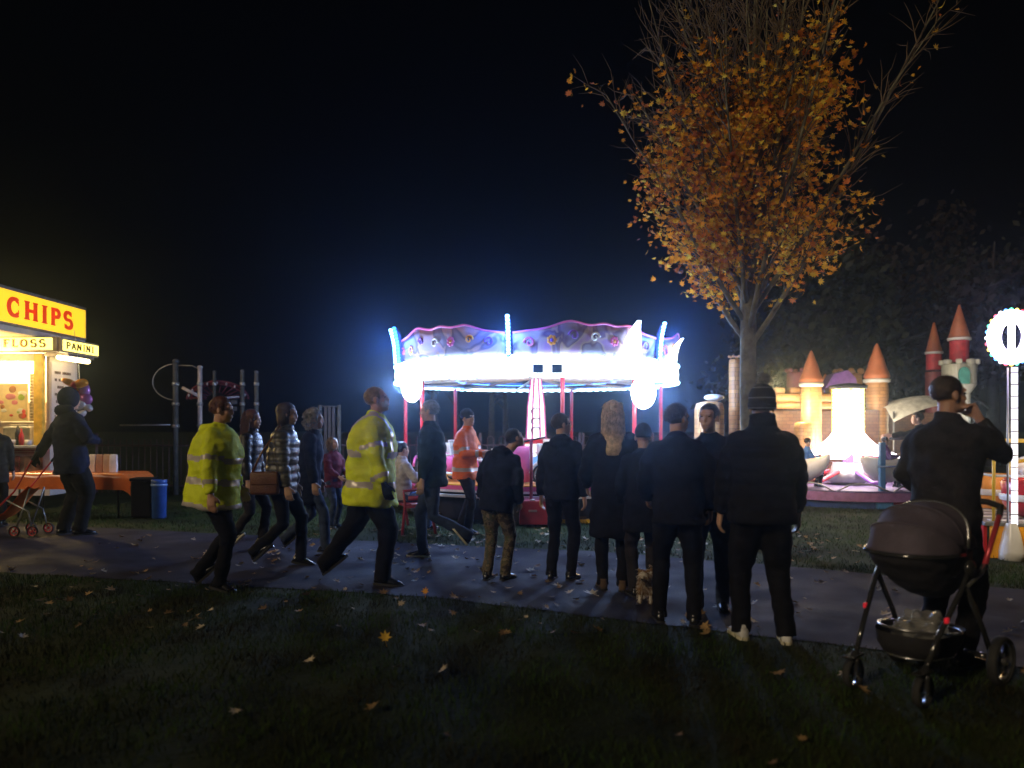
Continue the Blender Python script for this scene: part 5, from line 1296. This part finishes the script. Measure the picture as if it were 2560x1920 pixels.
# ------------------------------------------------------------------ maple tree
def maple():
    rs = np.random.RandomState(21); base = V((3.02, 10.1, 0))
    r = empty('maple_tree', base, 0, 'autumn maple tree with orange and yellow leaves and bare upright branches', 'tree')
    bark = mat('grey_green_bark', (.15, .14, .09), .9, var=.5, scale=7, bump=.9, bscale=26)
    mb = MB(); pts = [(0, 0, -.05), (.0, 0, .1), (.01, 0, .5), (.02, 0, 1.2), (0, 0, 2.0), (.02, .02, 2.8), (.0, 0, 3.4), (.03, 0, 4.4), (.10, .05, 6.0), (.16, .05, 8.5)]
    rad = [.20, .145, .112, .104, .10, .10, .088, .055, .04, .02]
    mb.tube(pts, rad, 14)
    # swell and knots
    for i, v in enumerate(mb.v):
        p = V(v); d = V((p.x, p.y, 0)); mb.v[i] = tuple(p + d * .18 * noise.noise(p * 3))
    limbs = []
    def limb(p, az, el, length, rad, bend, n=8):
        out = [V(p)]; d = V((math.cos(az) * math.cos(el), math.sin(az) * math.cos(el), math.sin(el)))
        for i in range(n):
            d = (d + V((0, 0, bend)) + V(rs.uniform(-.09, .09, 3))).normalized(); out.append(out[-1] + d * length / n)
        return out
    twigs = []
    nl = 36
    for i in range(nl):
        t = i / nl; z = 2.5 + 2.3 * t ** .9; az = i * 2.399 + rs.uniform(-.3, .3); right = math.cos(az) > .25
        el = R((56 if right else 51) + 20 * t + rs.uniform(-5, 6)); ln = ((4.7 if right else 3.9) - .8 * t) * rs.uniform(.85, 1.1)
        pl = limb((0, 0, z), az, el, ln, .02 if right else .11, .05, 9); R0 = .036 * (1.05 - .45 * t)
        limbs.append((pl, R0))
        mb.tube(pl, [R0 * (1 - .86 * k / 9) for k in range(10)], 7)
    tr = mb.build('trunk', bark, r, True)
    mb = MB()
    for pl, R0 in limbs:
        for k in range(1, 9):
            for q in range(3):
                d0 = (pl[k + 1] - pl[k]).normalized(); az = rs.uniform(0, 2 * PI); side = d0.orthogonal().normalized(); side.rotate(Matrix.Rotation(az, 3, d0))
                dd = (d0 * .8 + side * .62 + V((0, 0, .12))).normalized(); ln = rs.uniform(.5, 1.25) * (1.15 - k / 12); p = pl[k].lerp(pl[k + 1], rs.rand()); tw = [p]
                for s_ in range(4):
                    dd = (dd + V((0, 0, .06)) + V(rs.uniform(-.16, .16, 3))).normalized(); p = p + dd * ln / 4; tw.append(p)
                mb.tube(tw, [.0105, .008, .006, .0045, .002], 4, cap=False); twigs.append(tw)
                for _ in range(2):
                    j = rs.randint(1, 4); d1 = (tw[j + 1] - tw[j]).normalized(); s1 = d1.orthogonal().normalized(); s1.rotate(Matrix.Rotation(rs.uniform(0, 6.28), 3, d1)); d1 = (d1 * .8 + s1 * .6).normalized(); l2 = rs.uniform(.2, .5); t2 = [tw[j], tw[j] + d1 * l2 * .5, tw[j] + (d1 + V(rs.uniform(-.2, .2, 3))).normalized() * l2]
                    mb.tube(t2, [.0055, .004, .0015], 3, cap=False); twigs.append(t2)
    mb.build('branches', mat('twig_bark', (.12, .085, .05), .85, var=.3), r, True)
    # leaves: dense low and on the left, only clusters elsewhere
    mb = MB(); nleaf = 0
    for tw in twigs:
        for j in range(1, len(tw)):
            p = tw[j]; wx = p.x + base.x; wy = p.y + base.y; wz = p.z
            px, py = 1280 + F * wx / wy, HY - F * (wz - EYE) / wy
            x, z = p.x, p.z
            # density by height and side of the crown (metres in the tree's own frame)
            d = max(0, min(1, (5.45 + .75 * (x < .1) - z) / 1.7)) * max(0, min(1, (1.05 - x) / .55 + .12))
            d *= max(.0, min(1.3, .42 + 3.4 * noise.noise(p * 1.45 + V((3.1, 1.7, 0)))))
            if z < 4.3: d = max(d, .85 * max(0, min(1, (1.2 - x) / .4)) + .05)
            d = max(d, 1.2 * math.exp(-((x - .72) / .30) ** 2 - ((z - 5.55) / .42) ** 2), .9 * math.exp(-((x + .1) / .34) ** 2 - ((z - 4.1) / .34) ** 2), .9 * math.exp(-((x - .75) / .5) ** 2 - ((z - 3.9) / .22) ** 2))
            if z > 7.0 and j == len(tw) - 1 and x > .9: d = max(d, .22)
            if z < 6.4 and x > 1.2 : d = max(d, .02)
            k = rs.poisson(d * 6.5)
            for _ in range(k):
                q = p + V(rs.normal(0, .09, 3)) + V((0, 0, -.05)); n_ = V((rs.normal(0, .6), -.5 + rs.normal(0, .6), .6 + rs.normal(0, .4))).normalized()
                M = n_.to_track_quat('Z', 'Y').to_matrix() @ Matrix.Rotation(rs.rand() * 6.28, 3, 'Z')
                edge = z < 4.6 and x < -.6
                mi = int(rs.choice([0, 1, 2, 3], p=[.46, .20, .08, .26] if x < -.5 else [.42, .34, .13, .11]))
                add_leaf(mb, q, M, rs.uniform(.05, .130), rs, mi, rs.uniform(.1, .7)); nleaf += 1
    mb.build('leaves', LEAF, r, fix=False)
maple()

# ------------------------------------------------------------------ dark trees behind the fair
def far_tree(px, Y, h, rad, label, m_, seed, leaves=2600, bare=False):
    rs = np.random.RandomState(seed); X = (px - 1280) / F * Y
    r = empty('tree', (X, Y, 0), 0, label, 'tree', 'dark trees behind the fairground')
    mb = MB(); mb.tube([(0, 0, -.05), (.05, 0, h * .3), (0, .1, h * .7), (.1, 0, h * .95)], [.28, .2, .12, .03], 9)
    br = []
    for i in range(14):
        z = h * (.22 + .6 * rs.rand()); a = rs.rand() * 6.28; l = rad * rs.uniform(.6, 1.0); e = V((math.cos(a) * l, math.sin(a) * l, z + l * rs.uniform(.2, .7))); mb.tube([(0, 0, z), V((0, 0, z)).lerp(e, .5) + V((0, 0, .15)), e], [.07, .045, .015], 6); br.append(e)
    mb.build('trunk', mat('dark_bark', (.03, .025, .02), .9, var=.4, bump=.5), r, True)
    mb = MB(); cl = [(e, rad * rs.uniform(.25, .45)) for e in br] + [(V((rs.normal(0, rad * .35), rs.normal(0, rad * .35), h * rs.uniform(.35, 1))), rad * rs.uniform(.25, .4)) for _ in range(16)]
    for _ in range(leaves):
        c, q = cl[rs.randint(len(cl))]; p = c + V(rs.normal(0, .5, 3)) * q; a = V(rs.normal(0, 1, 3)).normalized(); b = a.orthogonal().normalized(); s = rs.uniform(.08, .2); c2 = a.cross(b)
        mb.add([p + b * s, p + c2 * s * .5, p - b * s, p - c2 * s * .5], [(0, 1, 2, 3)])
    mb.build('crown', m_, r, fix=False)
DG = leaf_material('dark_evergreen_leaf', (.024, .027, .012), .2); DB = leaf_material('dark_brown_leaf', (.026, .019, .012), .2)
far_tree(2010, 24, 6.8, 2.4, 'dark evergreen tree behind the castle towers, right of the maple trunk', DG, 1, 5200)
far_tree(2230, 27, 8.0, 3.0, 'dark broad tree rising behind the battlemented white tower', DB, 2, 5200)
far_tree(2480, 30, 9.0, 3.2, 'dark tree behind the lollipop lamp at the right edge', DG, 3, 3500)
for i, (px, Y, h_, lb) in enumerate(((1092, 21.0, 3.6, 'slim bare trunk farthest left behind the carousel'), (1142, 22.0, 3.9, 'bare trunk behind the carousel, above the orange jacket'), (1226, 21.5, 4.0, 'bare trunk behind the carousel, just left of the centre column'), (1262, 23.0, 4.2, 'slim bare trunk hidden close behind the carousel centre column'))):
    rs = np.random.RandomState(50 + i); r = empty('bare_tree', ((px - 1280) / F * Y, Y, 0), 0, lb, 'tree', 'bare trees behind the carousel')
    MB().tube([(0, 0, -.05), (.03, 0, 1.2), (rs.normal(0, .08), 0, h_ * .6), (rs.normal(0, .15), 0, h_)], [.13, .10, .06, .015], 8).build('trunk', mat('dark_bark', (.03, .025, .02), .9, var=.4, bump=.5), r, True)
    for k in range(7):
        z = 2.0 + k * .2; a_ = rs.rand() * 6.28; l_ = rs.uniform(.5, 1.1); MB().tube([(0, 0, z), (math.cos(a_) * l_ * .5, math.sin(a_) * l_ * .5, z + .35), (math.cos(a_) * l_, math.sin(a_) * l_, z + .6)], [.03, .02, .006], 6).build('branch', MATS['dark_bark'], r, True)

# ------------------------------------------------------------------ playground and railings
r = empty('climbing_frame', (0, 0, 0), 0, 'tall grey playground climbing frame with hoop, red net arch and posts', 'climbing frame')
def pt(px, py, Y): return W(px, py, Y)
PG = mat('grey_painted_post', (.085, .085, .08), .6, var=.3, spec=.2); PW = mat('white_painted_post', (.48, .42, .42), .5); NET = mat('red_rope', (.12, .012, .025), .8)
YP = 17.5
for px, y0, m_, w in ((439, 903, PG, .06), (500, 918, PW, .05), (536, 930, PG, .035), (606, 928, PG, .045), (641, 930, PG, .045)):
    a = W(px, y0, YP); b = MB().tube([(a.x, YP, a.z), (a.x, YP, 0)], w, 12).build('post', m_, r, True)
    MB().ell((a.x, YP, a.z), (w * 1.25, w * 1.25, w * .9), 12).build('post_cap', m_, b, True)
    for yy in (960, 1010, 1065): q = W(px, yy, YP); MB().lathe([(w, -.04), (w * 1.35, -.035), (w * 1.35, .035), (w, .04)], (q.x, YP, q.z), 14).build('clamp', STEEL, b, True)
q = W(410, 955, YP)
MB().tube([(q.x + .27 + .52 * math.cos(t) * (1 if math.cos(t) < 0 else .55), YP, q.z + .40 * math.sin(t)) for t in np.linspace(PI * .5, PI * 1.55, 26)], .012, 6).build('hoop', STEEL, r, True)
MB().tube([W(439, 914, YP), W(480, 914, YP), W(496, 922, YP)], .012, 6).build('top_tube', STEEL, r, True)
MB().tube([W(456, 969, YP), W(500, 992, YP)], .035, 8).build('slanted_bar', PW, r, True)
MB().tube([W(300, 1063, YP), W(426, 1062, YP)], .02, 6).build('low_rail', STEEL, r, True)
mb = MB()
for k, rr_ in enumerate((.95, .82)): mb.tube([W(540, 998, YP) + V((rr_ * math.cos(t) * .72, .1, .42 * rr_ * math.sin(t))) for t in np.linspace(0, PI, 24)], .03, 6)
for t in np.linspace(.1, PI - .1, 12): mb.tube([W(540, 998, YP) + V((q_ * math.cos(t) * .72, .1, .42 * q_ * math.sin(t))) for q_ in (.35, .95)], .016, 5)
mb.build('net_arch', NET, r, True)
mb = MB()
for t in np.linspace(.25, PI - .25, 9): mb.ell(W(540, 998, YP) + V((.9 * math.cos(t) * .72, .05, .40 * math.sin(t) * .9)), (.022, .022, .035), 8)
mb.build('net_knots', PW, r, True)
MB().tube([W(540, 996, YP), W(598, 992, YP)], .022, 6).build('cross_bar', PW, r, True)
for yy in (1005, 1022): a = W(585, yy, YP); MB().box(a, (.14, .03, .10), bev=.01).build('sign_plate', PG, r)
r = empty('gate_frame', (0, 0, 0), 0, 'pale two-post goal-like frame with upright slats behind the walkers', 'frame')
for px in (800, 848): a = W(px, 1012, 17); MB().tube([(a.x, 17, a.z), (a.x, 17, 0)], .04, 8).build('post', PG, r, True)
MB().tube([W(800, 1016, 17), W(848, 1016, 17)], .02, 6).build('top_rail', PG, r, True)
for px in (814, 824, 834): a = W(px, 1018, 17); MB().box((a.x, 17, a.z / 2), (.06, .02, a.z)).build('slat', mat('dark_slat', (.06, .05, .05), .7), r)

RAIL = mat('dark_maroon_railing', (.09, .045, .05), .5, var=.2)
bar_me = MB().tube([(0, 0, .0), (0, 0, 1.22)], .011, 6).mesh('bar', [RAIL], True)
arch_me = MB().tube([(.07 * math.cos(t) - .07, 0, 1.22 + .07 * math.sin(t)) for t in np.linspace(0, PI, 9)], .011, 6).mesh('arch', [RAIL], True)
def railing(x0, x1, Y, label, arches):
    r = empty('railing', (x0, Y, 0), 0, label, 'railing', 'railings round the playground')
    n = int((x1 - x0) / .14)
    for z in (.15, 1.08): MB().tube([(0, 0, z), (x1 - x0, 0, z)], .018, 6).build('rail', RAIL, r, True)
    for i in range(min(n, 90) + 1):
        o = link('bar', bar_me, r); o.location = (i * .14, 0, 0)
        if arches and i % 2: o = link('arch', arch_me, r); o.location = (i * .14, 0, 0)
    for x in (0, (x1 - x0) / 2, x1 - x0): MB().tube([(x, .02, 0), (x, .02, 1.34)], .035, 8, round_ends=True).build('post', RAIL, r, True)
railing(-9.6, -6.0, 18.2, 'dark upright railing behind the bins, below the climbing frame hoop', False)
railing(-5.9, -3.2, 18.4, 'dark upright railing behind the walking women', False)
railing(-4.1 + 1.0, 1.6, 18.6, 'reddish bow-topped railing behind the left side of the carousel', True)
railing(1.7, 5.0, 18.8, 'reddish bow-topped railing behind the right side of the carousel', True)

# ------------------------------------------------------------------ haze
hz = MB().box((0, 25, 6.5), (150, 72, 15)).build('glow_haze', [], None)  # volume added so the lamps glow, imitating lens glare
m = bpy.data.materials.new('glare_glow_volume'); m.use_nodes = True
n, l = m.node_tree.nodes, m.node_tree.links
for x in list(n):
    if x.type == 'BSDF_PRINCIPLED': n.remove(x)
pv = n.new('ShaderNodeVolumePrincipled'); pv.inputs['Density'].default_value = .0028; pv.inputs['Color'].default_value = (.56, .75, 1.0, 1); pv.inputs['Anisotropy'].default_value = .92
l.new(pv.outputs[0], n['Material Output'].inputs['Volume'])
hz.data.materials.append(m); tag(hz, kind='stuff')
